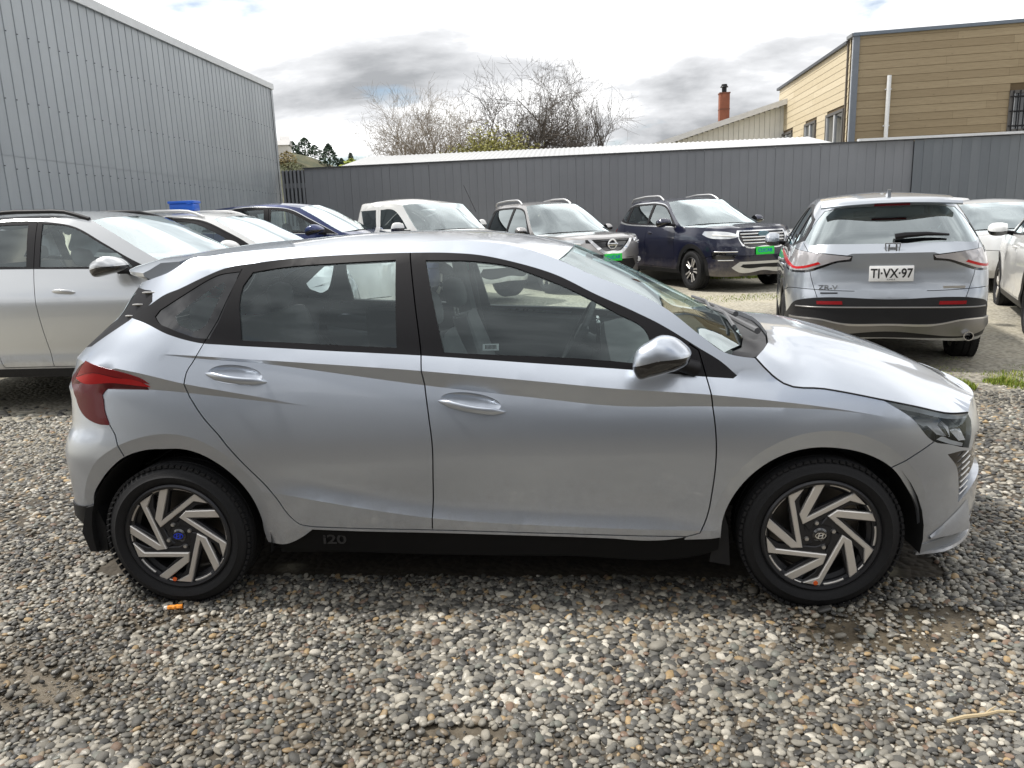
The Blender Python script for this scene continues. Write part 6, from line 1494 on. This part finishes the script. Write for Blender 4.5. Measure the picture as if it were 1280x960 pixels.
def car_blue():
    paint = mat_paint('blue_paint', (.018, .032, .12), .4, .3, 1.0, .06)
    loc, rz = place(-4.02, 9.05, 0)
    ch = mat_simple('pale_chrome', (.78, .79, .80), .25, metallic=.6)
    sp = std_suv(name='suv_car', label='blue SUV with a bright window surround, parked beyond the white SUV by the fence', paint=paint, loc=loc, rz=rz, L=4.1, ro=.65, wb=2.55, W=1.86, h=.09, hl=.06,
        belt=[(-1, 1.32), (0, 1.30), (1.0, 1.27), (2.0, 1.22), (3.6, 1.10)], rail=[(-.45, 1.61), (0, 1.68), (.5, 1.71), (1.0, 1.705), (1.35, 1.645)], apil=[(1.35, 1.645), (1.62, 1.50), (1.85, 1.36), (2.05, 1.25)], hood=[(2.05, 1.25), (2.15, 1.22), (2.6, 1.16), (3.0, 1.10), (3.3, 1.03)],
        header=(1.43, 1.695), cowl=(2.18, 1.28), nose=.98, dlo=[(-.45, 1.36), (-.28, 1.55), (.2, 1.655), (.8, 1.672), (1.2, 1.62), (1.5, 1.475), (1.78, 1.33), (1.98, 1.225), (.9, 1.275), (0, 1.305)],
        bright=[(-.46, 1.355), (-.285, 1.558), (.2, 1.663), (.8, 1.680), (1.205, 1.628), (1.51, 1.482), (1.79, 1.333), (1.995, 1.219), (.9, 1.267), (0, 1.297)], bright_mat=ch,
        windows=[[(-.32, 1.38), (-.2, 1.53), (0, 1.58), (0, 1.335)], [(.08, 1.33), (.08, 1.60), (.45, 1.635), (.76, 1.64), (.80, 1.30)], [(.90, 1.295), (.88, 1.635), (1.12, 1.60), (1.4, 1.475), (1.6, 1.36), (1.78, 1.27)]],
        doorA=[(1.92, 1.24), (1.96, 1.0), (1.94, .43)], doorB=[(.84, 1.65), (.88, 1.2), (.92, .43)], doorC=[(-.04, 1.60), (-.04, 1.3), (.1, .9), (.44, .43)], sill=.40, mirror=(1.68, 1.30), mirror_size=(.13, .11, .085), mirror_out=.13, handles=[((1.0, 1.10), (1.2, 1.09))], crease=1.0)
    build_car(sp)

def plate(car, S, fy, txt, z0, z1, front, mat, ink, w=.36, size=.085, sx=1.0, bold=.001):
    o, p, tilt = decal_loop_box(car, S, fy, 'number_plate', -w/2, w/2, z0, z1, front, mat, .012, .010)
    front_text(o, txt, size, ink, p, front, tilt, .0025, bold, sx, 'plate_lettering'); return o, p, tilt
def car_xtrail():
    paint = mat_paint('grey_paint', (.40, .385, .375), .75, .32, 1.0, .1); lampm = mat_simple('clear_lamp', (.66, .68, .70), .12, metallic=.5, coat=1)
    h = -60; fw = Vector((math.cos(R(h)), math.sin(R(h)), 0)); nose = Vector((2.30, 10.38, 0)); o = nose-fw*3.63; loc, rz = place(o.x, o.y, h)
    fr = [('headlight', [(.50, .950), (.62, .960), (.75, .966), (.82, .966), (.84, .93), (.81, .875), (.74, .85), (.60, .875), (.52, .91)], lampm, dict(off=.004, nogap=1)),
          ('grille', [(0, .96), (.50, .96), (.50, .90), (.34, .87), (.24, .77), (.18, .73), (0, .73)], M('gloss_black'), dict(off=-.015)),
          ('fog_lamp_pocket', [(.60, .58), (.68, .66), (.80, .66), (.81, .52), (.74, .48), (.62, .50)], M('black_plastic'), dict(off=-.01)),
          ('lower_grille', [(0, .60), (.50, .60), (.58, .48), (.50, .40), (0, .40)], M('black_plastic'), dict(off=-.01))]
    sp = std_suv(name='suv_car', label='grey-silver SUV with a V-shaped chrome grille and green plate', paint=paint, loc=loc, rz=rz, L=4.45, ro=.82, wb=2.70, Hz=.03, front_reg=fr, rack=(-.35, 1.15, .075, mat_simple('rail_silver', (.70, .70, .70), .3, metallic=.7)), wheel='five', glass=M('dark_glass'),
        bright=[(-.66, 1.19), (-.47, 1.46), (-.1, 1.57), (.45, 1.61), (1.0, 1.605), (1.42, 1.53), (1.76, 1.305), (2.08, 1.045), (1.0, 1.055), (0, 1.085)], bright_mat=paint)
    car, S, fx, fy, made = build_car(sp)
    plate(car, S, fy, 'CLICAR', .57, .70, True, M('green_plate'), M('blue_film'), .37, .085)
    chm = M('chrome')
    shape_on(car, S, fy, 'grille_chrome', [(.40, .955), (.46, .955), (.27, .75), (.20, .705), (0, .705), (0, .755), (.17, .755), (.22, .79)], True, chm, .012)
    zc = .865; p = S.P([S.s[-1]], [zc])[0]
    b = MB(); b.lathe([(.068, .0), (.076, .010), (.092, .010), (.098, .0)], 32, axis='x', c=(p[0]+.012, 0, zc)); b.box((p[0]+.022, 0, zc), (.016, .22, .042), bev=.004); b.build('emblem', chm, car, 40)
    b = MB(); b.box((p[0]+.0312, 0, zc), (.002, .17, .018)); b.build('emblem_band', M('ink'), car)
    bars_on(car, S, fy, 'grille_bar', .925, .05, .36, True, M('dark_alloy'), .008, .0)
    bars_on(car, S, fy, 'grille_bar', .83, .05, .22, True, M('dark_alloy'), .008, .0)
    for nm in made.get('headlight', []):
        pass
    bars_on(car, S, fy, 'lamp_strip', .885, .58, .78, True, M('white_plate'), .010, .006, 9, .02)
    for sg in (1, -1):
        q = S.P(fy([(.72, .56)], True)[0][0], [.56])[0]; b = MB(); b.lathe([(.001, .0), (.04, .0), (.05, -.02)], 16, axis='x', c=(q[0]+.012, q[1]*sg, q[2])); b.build('fog_lamp', M('lamp_silver'), car, 30)
def car_navy():
    paint = mat_paint('navy_paint', (.007, .009, .030), .35, .28, 1.0, .04); lampm = MATS['clear_lamp']
    h = -67.5; fw = Vector((math.cos(R(h)), math.sin(R(h)), 0)); lf = Vector((-fw.y, fw.x, 0)); wheel = Vector((3.84, 10.80, 0)); ctr = wheel+lf*.80; o = ctr-fw*2.745; loc, rz = place(o.x, o.y, h); loc = (loc[0], loc[1], .12)
    sil = mat_simple('skid_silver', (.62, .62, .61), .35, metallic=.6); chm = M('chrome')
    fr = [('headlight', [(.46, .985), (.60, 1.03), (.74, 1.050), (.84, 1.055), (.865, 1.00), (.84, .945), (.72, .92), (.58, .925), (.50, .945)], lampm, dict(off=.004, nogap=1)),
          ('grille', [(0, 1.03), (.43, 1.03), (.46, .97), (.40, .82), (.34, .785), (0, .785)], M('gloss_black'), dict(off=-.015)),
          ('fog_lamp_pocket', [(.50, .655), (.74, .69), (.83, .69), (.82, .58), (.74, .55), (.56, .57)], M('gloss_black'), dict(off=-.012)),
          ('skid_plate', [(0, .52), (.46, .52), (.58, .42), (.50, .36), (0, .36)], sil, dict(off=.008))]
    ch = mat_simple('pale_chrome2', (.75, .76, .77), .2, metallic=.8)
    sp = std_suv(name='suv_car', label='dark navy blue SUV with a barred chrome grille and green plate', paint=paint, loc=loc, rz=rz, L=4.55, ro=.88, wb=2.745, W=1.88, Hz=.03, zb=.09, nose=1.10, front_reg=fr, rack=(-.4, 1.2, .075, mat_simple('rail_silver2', (.68, .68, .68), .3, metallic=.7)), wheel='mesh10', Rr=.355, rim=.235, h=.06, hl=.04,
        bright=[(-.66, 1.27), (-.47, 1.47), (-.1, 1.575), (.45, 1.615), (1.0, 1.61), (1.42, 1.54), (1.76, 1.345), (2.12, 1.125), (1.0, 1.14), (0, 1.17)], bright_mat=ch, mirror_size=(.12, .11, .085), mirror_out=.12)
    car, S, fx, fy, made = build_car(sp)
    plate(car, S, fy, 'CLICAR', .635, .77, True, M('green_plate'), M('blue_film'), .37, .085)
    for k in range(4): bars_on(car, S, fy, 'grille_bar', .835+.052*k, 0, .40+.012*k, True, chm, .014, .004, 9)
    shape_on(car, S, fy, 'grille_chrome', [(0, 1.055), (.47, 1.055), (.50, .99), (.43, .80), (.36, .765), (0, .765), (0, .785), (.345, .785), (.405, .82), (.462, .975), (.44, 1.035), (0, 1.035)], True, chm, .008)
    zc = .99; p = S.P([S.s[-1]], [zc])[0]; b = MB(); b.lathe([(.001, .0), (.10, .0), (.115, -.012)], 28, axis='x', c=(p[0]+.03, 0, zc)); 
    b.v = [(x, y, zc+(z-zc)*.45) for x, y, z in b.v]; b.build('emblem', mat_simple('emblem_blue', (.03, .12, .16), .2, coat=1), car, 30)
    shape_on(car, S, fy, 'skid_slot', [(0, .475), (.40, .475), (.44, .435), (.38, .415), (0, .415)], True, M('black_plastic'), .012)
    bars_on(car, S, fy, 'fog_trim', .695, .50, .80, True, chm, .012, .006, 9, .005)
    bars_on(car, S, fy, 'fog_trim', .55, .56, .76, True, chm, .010, .006, 9, 0)
    bars_on(car, S, fy, 'lamp_strip', .955, .52, .80, True, M('white_plate'), .009, .008, 9, .03)
    bars_on(car, S, fy, 'fog_bar', .62, .58, .78, True, M('dark_alloy'), .008, .0, 9, .01)
    q = S.P(fx([(-.80, 1.02)])[0][0], [1.02])[0]
    shape_on(car, S, lambda l, f: fx(l), 'tail_light', [(-.84, 1.0), (-.83, 1.10), (-.62, 1.09), (-.66, 1.02)], False, M('red_lens'), .008)

def car_zrv():
    paint = mat_paint('blue_grey_paint', (.40, .43, .47), .7, .30, 1.0, .08)
    h = 77; fw = Vector((math.cos(R(h)), math.sin(R(h)), 0)); tail = Vector((4.50, 3.56, 0)); o = tail+fw*.93; loc, rz = place(o.x, o.y, h)
    clear = mat_simple('clear_tail', (.46, .44, .45), .12, metallic=.3, coat=1); sil = mat_simple('skid_satin', (.22, .215, .21), .35, metallic=.75)
    bumper_blk = [(0, .685), (.72, .685), (.80, .66), (.86, .56), (.885, .40), (.70, .33), (0, .33)]
    rr = [('tail_light_strip', [(.62, 1.028), (.72, .995), (.80, .980), (.85, 1.005), (.885, 1.055), (.887, 1.025), (.855, .972), (.80, .958), (.72, .972), (.60, 1.010)], M('red_lens'), dict(off=.007, nogap=1)),  # red strip set in the tail lamp lens
          ('tail_light', [(.34, 1.072), (.50, 1.092), (.72, 1.118), (.87, 1.125), (.89, 1.03), (.88, .965), (.80, .945), (.70, .955), (.60, .992), (.46, 1.038), (.36, 1.05)], clear, dict(off=.005, nogap=1)),
          ('tail_light_base', [(.33, 1.08), (.50, 1.10), (.72, 1.124), (.875, 1.13), (.897, 1.03), (.888, .952), (.80, .925), (.69, .935), (.585, .972), (.46, 1.018), (.34, 1.030)], M('gloss_black'), dict(off=.001, nogap=1)),
          ('rear_window', [(0, 1.52), (.40, 1.512), (.56, 1.49), (.66, 1.36), (.735, 1.225), (.72, 1.195), (.50, 1.188), (0, 1.182)], MATS.get('rear_glass') or mat_glass('rear_glass', (.30, .34, .34), 2.9), dict(off=-.004, flange=0, nogap=1)),
          ('reflector', [(.40, .637), (.62, .637), (.625, .668), (.405, .668)], mat_lens('reflector_red', (.22, .008, .01)), dict(off=.008, nogap=1)),
          ('lower_bumper', bumper_blk, M('black_plastic'), dict(off=.004))]
    sp = std_suv(name='suv_car', label='blue-grey SUV seen from behind with number plate TJ VX 97', paint=paint, loc=loc, rz=rz, L=4.57, ro=.93, wb=2.655, W=1.84, rear_reg=rr, Rr=.345, rim=.23, sill=.38, h=.045, hl=.03, gap=.003, Hz=-.005, zb=.02, rear_top=1.55, rbump=.76,
        rear=([.2, .36, .45, .60, .72, .80, .95, 1.02, 1.10, 1.18, 1.25, 1.40, 1.52, 1.6], [.10, .03, 0, 0, .015, .045, .06, .05, .045, .10, .15, .28, .39, .42]), lr=1.5,
        rail=[(-.50, 1.545), (-.2, 1.585), (.4, 1.615), (1.0, 1.61), (1.335, 1.56)], belt=[(-1.2, 1.165), (-.3, 1.13), (1.0, 1.07), (2.1, 1.03), (3.8, .96)],
        rear_cuts=[[(.745, 1.20), (.71, 1.12), (.69, .95), (.66, .82), (.62, .70)]], roof_rear=-.56, roof_rear_z=1.585, tumble=1.1, glass=M('dark_glass'), box=1.2)
    car, S, fx, fy, made = build_car(sp)
    # tailgate spoiler
    rows = []
    for y in np.linspace(-.60, .60, 13):
        k = abs(y)/.60; rows.append([(-.52+.04*k*k, y, 1.598-.035*k*k), (-.66+.10*k**2, y, 1.572-.03*k*k), (-.69+.12*k**2, y, 1.548-.028*k*k), (-.66+.11*k**2, y, 1.532-.026*k*k), (-.50, y, 1.54-.03*k*k)])
    solid_shape('spoiler', rows, paint, car, 35)
    o, p, tilt = plate(car, S, fy, 'TJ\u00b7VX\u00b797', .845, .985, False, M('white_plate'), M('ink'), .37, .118, .80, .0022)
    front_text(o, 'CHILE', .018, M('ink'), (p[0], 0, .862), False, tilt, .0025, 0, 1.4, 'plate_country')
    # H emblem
    zc = 1.145; p = S.P([S.s[0]], [zc])[0]
    b = MB()
    for a, c in (([(-.042, -.034), (-.028, -.034), (-.020, .034), (-.034, .034)]), ([(.028, -.034), (.042, -.034), (.034, .034), (.020, .034)])) if False else (): pass
    for poly in ([(-.040, -.034), (-.027, -.034), (-.021, .034), (-.037, .034)], [(.027, -.034), (.040, -.034), (.037, .034), (.021, .034)], [(-.026, -.008), (.026, -.008), (.025, .008), (-.025, .008)]): poly_plate(b, poly, 0, .008, bev=.001)
    A = [(-.052, -.040), (.052, -.040), (.062, .042), (-.062, .042)]; 
    for i in range(4):
        a, c = np.array(A[i]), np.array(A[(i+1) % 4]); n_ = np.array([-(c-a)[1], (c-a)[0]]); n_ = n_/np.linalg.norm(n_)*.005; poly_plate(b, [a+n_, a-n_, c-n_, c+n_], 0, .007, bev=.001)
    e = b.build('emblem', M('chrome'), car, 30); e.rotation_euler = (0, 0, R(-90)); e.location = (p[0]-.02, 0, zc)
    tl = math.atan2(.5, 1)*.25
    q = S.P(fy([(.53, .79)], False)[0][0], [.79])[0]; text_obj('model_badge', 'ZR-V', .062, M('chrome'), car, (q[0]-.006, .53, .79), (R(90), 0, R(-90)-.10), .002, .0012, 1.25)
    q = S.P(fy([(.53, .745)], False)[0][0], [.745])[0]; b = MB(); b.box((q[0]-.004, .52, .742), (.004, .15, .012), Matrix.Rotation(-.10, 3, 'Z')); b.build('dealer_badge', M('ink'), car)
    q = S.P(fy([(.52, .79)], False)[0][0], [.79])[0]; b = MB(); b.box((q[0]-.004, -.52, .79), (.004, .18, .022), Matrix.Rotation(.10, 3, 'Z')); b.build('trim_badge', M('bright_metal'), car)
    bars_on(car, S, fy, 'bumper_chrome', .610, 0, .80, False, sil, .008, .006, 14)
    sides = shape_on(car, S, fy, 'skid_plate', [(0, .450), (.42, .456), (.58, .490), (.84, .498), (.85, .46), (.80, .402), (0, .395)], False, sil, .016, h=.05, thick=.02)
    shape_on(car, S, fy, 'skid_edge', [(0, .462), (.42, .468), (.58, .502), (.84, .510), (.84, .498), (.58, .490), (.42, .456), (0, .450)], False, M('bright_metal'), .020, h=.05, thick=.02)
    q = S.P(fy([(.66, .36)], False)[0][0], [.36])[0]; b = MB(); b.lathe([(.034, -.10), (.042, -.10), (.042, .08), (.034, .08), (.034, -.10)], 20, axis='x', c=(q[0]+.03, -.66, .352)); b.build('exhaust', M('chrome'), car, 40)
    b = MB(); b.tube([(q[0]+.06, -.66, .352), (q[0]+.5, -.62, .36)], .035, 12); b.build('exhaust_pipe', M('deep_black'), car, 40)
    # rear wiper
    P3 = lambda y, z, off: Vector(S.P(fy([(abs(y), z)], False)[0][0], [z])[0]*np.array([1, 1 if y < 0 else -1, 1]))+Vector((-off, 0, off*.5))
    b = MB(); b.tube([P3(-.02, 1.225, .03), P3(-.10, 1.235, .04), P3(-.28, 1.245, .035), P3(-.46, 1.235, .03)], [.030, .026, .018, .010], 8); b.build('rear_wiper', M('satin_black'), car, 40)
    b = MB(); b.add([(-.30, 0, 1.60), (-.46, 0, 1.60), (-.46, 0, 1.675), (-.42, 0, 1.678)], [(0, 1, 2, 3)]); b = MB(); b.prism([(-.28, 1.605), (-.46, 1.600), (-.465, 1.668), (-.43, 1.672), (-.36, 1.63)], -.014, .014); b.build('roof_fin', paint, car, 30)
    b = MB(); b.box((-.66, 0, 1.528), (.02, .30, .018)); b.build('brake_light', M('dark_red_lens'), car)
    b = MB(); b.box((1.20, .02, 1.43), (.03, .24, .06), bev=.012); b.build('rear_view_mirror', M('satin_black'), car, 40)
def car_pickup():
    paint = mat_paint('pickup_white', (.72, .72, .70), .0, .40, 1.0, .1)
    h = -41; fw = Vector((math.cos(R(h)), math.sin(R(h)), 0)); base = Vector((-.40, 9.75, 0)); o = base-fw*2.28; loc, rz = place(o.x, o.y, h); z = .0
    fr = [('headlight', [(.48, .86), (.60, .93), (.80, .95), (.84, .86), (.80, .78), (.56, .78)], MATS['clear_lamp'], dict(off=.004, nogap=1)), ('grille', [(0, .92), (.44, .92), (.46, .80), (.40, .76), (0, .76)], M('gloss_black'), dict(off=-.01)),
          ('lower_grille', [(0, .58), (.50, .58), (.56, .48), (.5, .44), (0, .44)], M('black_plastic'), dict(off=-.01))]
    sp = dict(name='pickup_truck', label='white double-cab pickup with a tall cab, left of the grey SUV', paint=paint, loc=loc, rz=rz, L=4.5, W=1.70, wb=2.75, ro=.95, sill=.42, Rr=.34, rim=.20, clad=False, crown=.05, bulge=.03, tumble=.38, h=.09, hl=.06, frame_mat=paint,
        belt=[(-1.2, 1.21), (0, 1.21), (1.0, 1.20), (2.2, 1.17), (3.8, 1.05)], rail=[(.12, 1.60), (.20, 1.66), (.6, 1.70), (1.2, 1.70), (1.66, 1.645)], apil=[(1.66, 1.645), (1.85, 1.47), (2.05, 1.285), (2.16, 1.20)], hood=[(2.16, 1.20), (2.28, 1.17), (2.8, 1.12), (3.2, 1.06), (3.42, .98)],
        header=(1.70, 1.675), cowl=(2.30, 1.22), nose=.95, dlo=[(.24, 1.235), (.26, 1.60), (.6, 1.625), (1.2, 1.625), (1.52, 1.59), (1.78, 1.40), (1.98, 1.225), (1.0, 1.235)],
        windows=[[(.30, 1.255), (.32, 1.585), (.88, 1.59), (.90, 1.25)], [(1.04, 1.25), (1.02, 1.59), (1.46, 1.56), (1.70, 1.40), (1.86, 1.245)]], doorA=[(2.02, 1.20), (2.08, .9), (2.02, .46)], doorB=[(.96, 1.63), (.98, 1.2), (.98, .46)], doorC=[(.22, 1.55), (.20, 1.2), (.30, .75), (.46, .46)],
        rear=([.2, .5, 1.2, 1.3, 1.65], [.05, 0, 0, .95, 1.06]), lr=2.2, front=([.2, .4, .7, .9, 1.0], [.06, 0, 0, .03, .06]), mirror=(1.86, 1.26), mirror_size=(.06, .10, .10), mirror_out=.12, mirror_mat=paint, handles=[((1.08, 1.06), (1.24, 1.06))], front_reg=fr, rear_top=1.24, glass=M('dark_glass'), roof_rear=.16)
    # the flank stops at the rear wall of the cab; the load bed is lower
    sp['rail'] = [(.12, 1.61), (.18, 1.67), (.6, 1.71), (1.2, 1.71), (1.66, 1.645)]
    car, S, fx, fy, made = build_car(sp)
    b = MB(); b.tube([(1.95, .74, 1.50), (1.60, .78, 1.98)], [.006, .004], 6); b.build('aerial', M('satin_black'), car)
def small_hatch(paint, label, x, y, h, name='hatchback_car', **kw):
    loc, rz = place(x, y, h)
    d = dict(L=4.05, ro=.68, wb=2.55, W=1.74, sill=.28, Rr=.31, rim=.21, zb=-.10, Hz=-.13, clad=False, h=.10, hl=.07, crease=.80); d.update(kw)
    return build_car(std_suv(name=name, label=label, paint=paint, loc=loc, rz=rz, **d))
mat_simple('clear_lamp', (.66, .68, .70), .12, metallic=.5, coat=1)
car_silver_suv(); car_white(); car_blue(); car_pickup(); car_xtrail(); car_navy(); car_zrv()
WP = MATS['white_paint']
small_hatch(WP, 'white hatchback half hidden behind the dark navy SUV and the blue-grey SUV', 9.3, 13.5, 186)
small_hatch(mat_paint('pearl_paint', (.70, .71, .72), .2, .35), 'white hatchback beyond the blue-grey SUV, its windscreen towards the camera', 9.2, 12.0, -100, Hz=-.26, zb=-.16)
small_hatch(MATS['blue_paint'], 'blue hatchback at the right edge beyond the white SUV', 11.6, 12.2, -95, Hz=-.22, zb=-.16)
def car_white_right():
    a, c = Vector((6.78, 5.35, 0)), Vector((7.80, 8.05, 0)); d = (c-a).normalized(); h = math.degrees(math.atan2(d.y, d.x)); rt = Vector((d.y, -d.x, 0)); o = a+rt*.80; loc, rz = place(o.x, o.y, h)
    build_car(std_suv(name='suv_car', label='white SUV with dark wheel-arch trim cut off by the right edge of the picture', paint=WP, loc=loc, rz=rz, L=4.4, ro=.85, wb=2.66, W=1.82, zb=.02, h=.06, hl=.04, mirror_mat=WP, glass=M('dark_glass'), mirror_out=.13, mirror_size=(.10, .11, .085)))
car_white_right()
# ---------------------------------------------------------------- small things on the ground, building across the lot
def build_opposite():
    b = MB(); b.box((1, -9.8, 1.6), (30, 3, 3.2)); b.box((1, -8.2, 3.25), (30.6, .8, .2)); o = b.build('opposite_wall', mat_sheet('opposite_sheet', (.10, .105, .11), (.13, .135, .14), .6, 0)); o['kind'] = 'structure'
    for x in (-9, -1.5, 6, 12): 
        c = MB(); c.box((x, -8.28, 1.5), (2.6, .08, 3.0)); q = c.build('roller_door', mat_simple('door_grey', (.22, .22, .22), .6), o)
build_opposite()
def build_kerb():
    o = empty('kerb_stones', (3.3, 13.2, 0), .0, 'low grey concrete blocks lying behind the parked cars at the fence foot', 'kerb'); rng = random.Random(2); m = mat_simple('concrete', (.26, .26, .255), .9, bump=.2)
    for k in range(8): b = MB(); b.box((-2.6+k*.92, rng.uniform(-.03, .03), .20), (.89, .20, .30), bev=.012); b.build('block', m, o, 30)
build_kerb()
def build_grass():
    rng = np.random.default_rng(12); V = []; F = []
    def clump(cx, cy, r, n, h0, lean=.5):
        for _ in range(n):
            a = rng.uniform(0, 6.283); d = r*math.sqrt(rng.random()); x, y = cx+d*math.cos(a), cy+d*math.sin(a)*.8; z = float(gz(x, y)); h = h0*rng.uniform(.45, 1.0)*(1-.5*d/r); t = rng.uniform(0, 6.283); lx, ly = math.cos(t)*h*lean*rng.random(), math.sin(t)*h*lean*rng.random(); w = .0035+.002*rng.random(); px, py = -math.sin(t)*w, math.cos(t)*w; i = len(V)
            V.extend([(x-px, y-py, z-.01), (x+px, y+py, z-.01), (x+lx*.4+px*.7, y+ly*.4+py*.7, z+h*.6), (x+lx*.4-px*.7, y+ly*.4-py*.7, z+h*.6), (x+lx, y+ly, z+h)]); F.extend([(i, i+1, i+2, i+3), (i+3, i+2, i+4)])
    for cx, cy, r, n, h in GRASS: clump(cx, cy, r, n, h)
    t = NT('grass_blades'); g = t.n('ShaderNodeNewGeometry'); c = t.ramp(g.outputs['Random Per Island'], [(0, (.10, .16, .02)), (.5, (.20, .27, .035)), (.85, (.30, .33, .06)), (1, (.36, .32, .12))]); t.bsdf(Base_Color=c, Roughness=.6, Specular_IOR_Level=.3)
    o = mesh_obj('grass', V, F, t.m); tag(o, 'yellow green grass tufts growing through the gravel', 'grass', kind='stuff')
GRASS = [(4.78, 2.84, .17, 900, .13), (4.70, 3.12, .20, 500, .08), (5.26, 3.02, .16, 500, .09), (5.50, 3.30, .28, 700, .07), (5.30, 4.05, .35, 700, .06), (5.00, 3.55, .40, 700, .05), (5.85, 3.6, .35, 600, .06), (5.34, 2.85, .15, 250, .06), (4.85, 3.95, .3, 400, .05), (6.3, 4.1, .4, 600, .06), (3.85, 9.2, .6, 260, .025), (4.65, 9.3, .6, 300, .025), (3.2, 9.0, .5, 160, .025)]
GRASS += [(x, 14.6+.25*math.sin(x*3), .35, 420, .22) for x in np.arange(3.6, 8.6, .45)] + [(x, 12.85, .18, 160, .12) for x in np.arange(4.6, 6.8, .3)]
build_grass()
def build_litter():
    m1 = mat_simple('wrapper_orange', (.80, .28, .03), .4); m2 = mat_simple('wrapper_white', (.75, .72, .66), .45)
    o = empty('food_wrapper', (-.02, -.93, .012), R(14), 'small crumpled orange and white wrapper on the gravel by the rear wheel', 'wrapper')
    rng = random.Random(6)
    def crumple(nm, x0, x1, m):
        b = MB(); P = []
        for i in range(9):
            x = x0+(x1-x0)*i/8; P.append([(x, .011*math.cos(a)*(1+.25*rng.uniform(-1, 1)), .010+.009*math.sin(a)*(1+.3*rng.uniform(-1, 1))) for a in np.linspace(0, 2*math.pi, 9)])
        b.grid(np.array(P)); b.build(nm, m, o, 20)
    crumple('sleeve', -.022, .036, m1); crumple('tip', -.036, -.022, m2)
    o = empty('dry_stick', (2.85, -1.56, .022), R(8), 'thin pale dry twig lying on the pebbles at the lower right', 'twig')
    b = MB(); b.tube([(-.105, 0, 0), (-.05, .006, .006), (.01, .004, .010), (.06, .012, .012), (.11, .006, .010)], [.005, .0065, .006, .005, .003], 6); b.tube([(.01, .004, .010), (.04, .018, .016), (.06, .024, .02)], [.004, .003, .002], 5); b.build('stem', mat_simple('dry_wood', (.45, .36, .22), .8), o, 50)
build_litter()
build_hatchback()
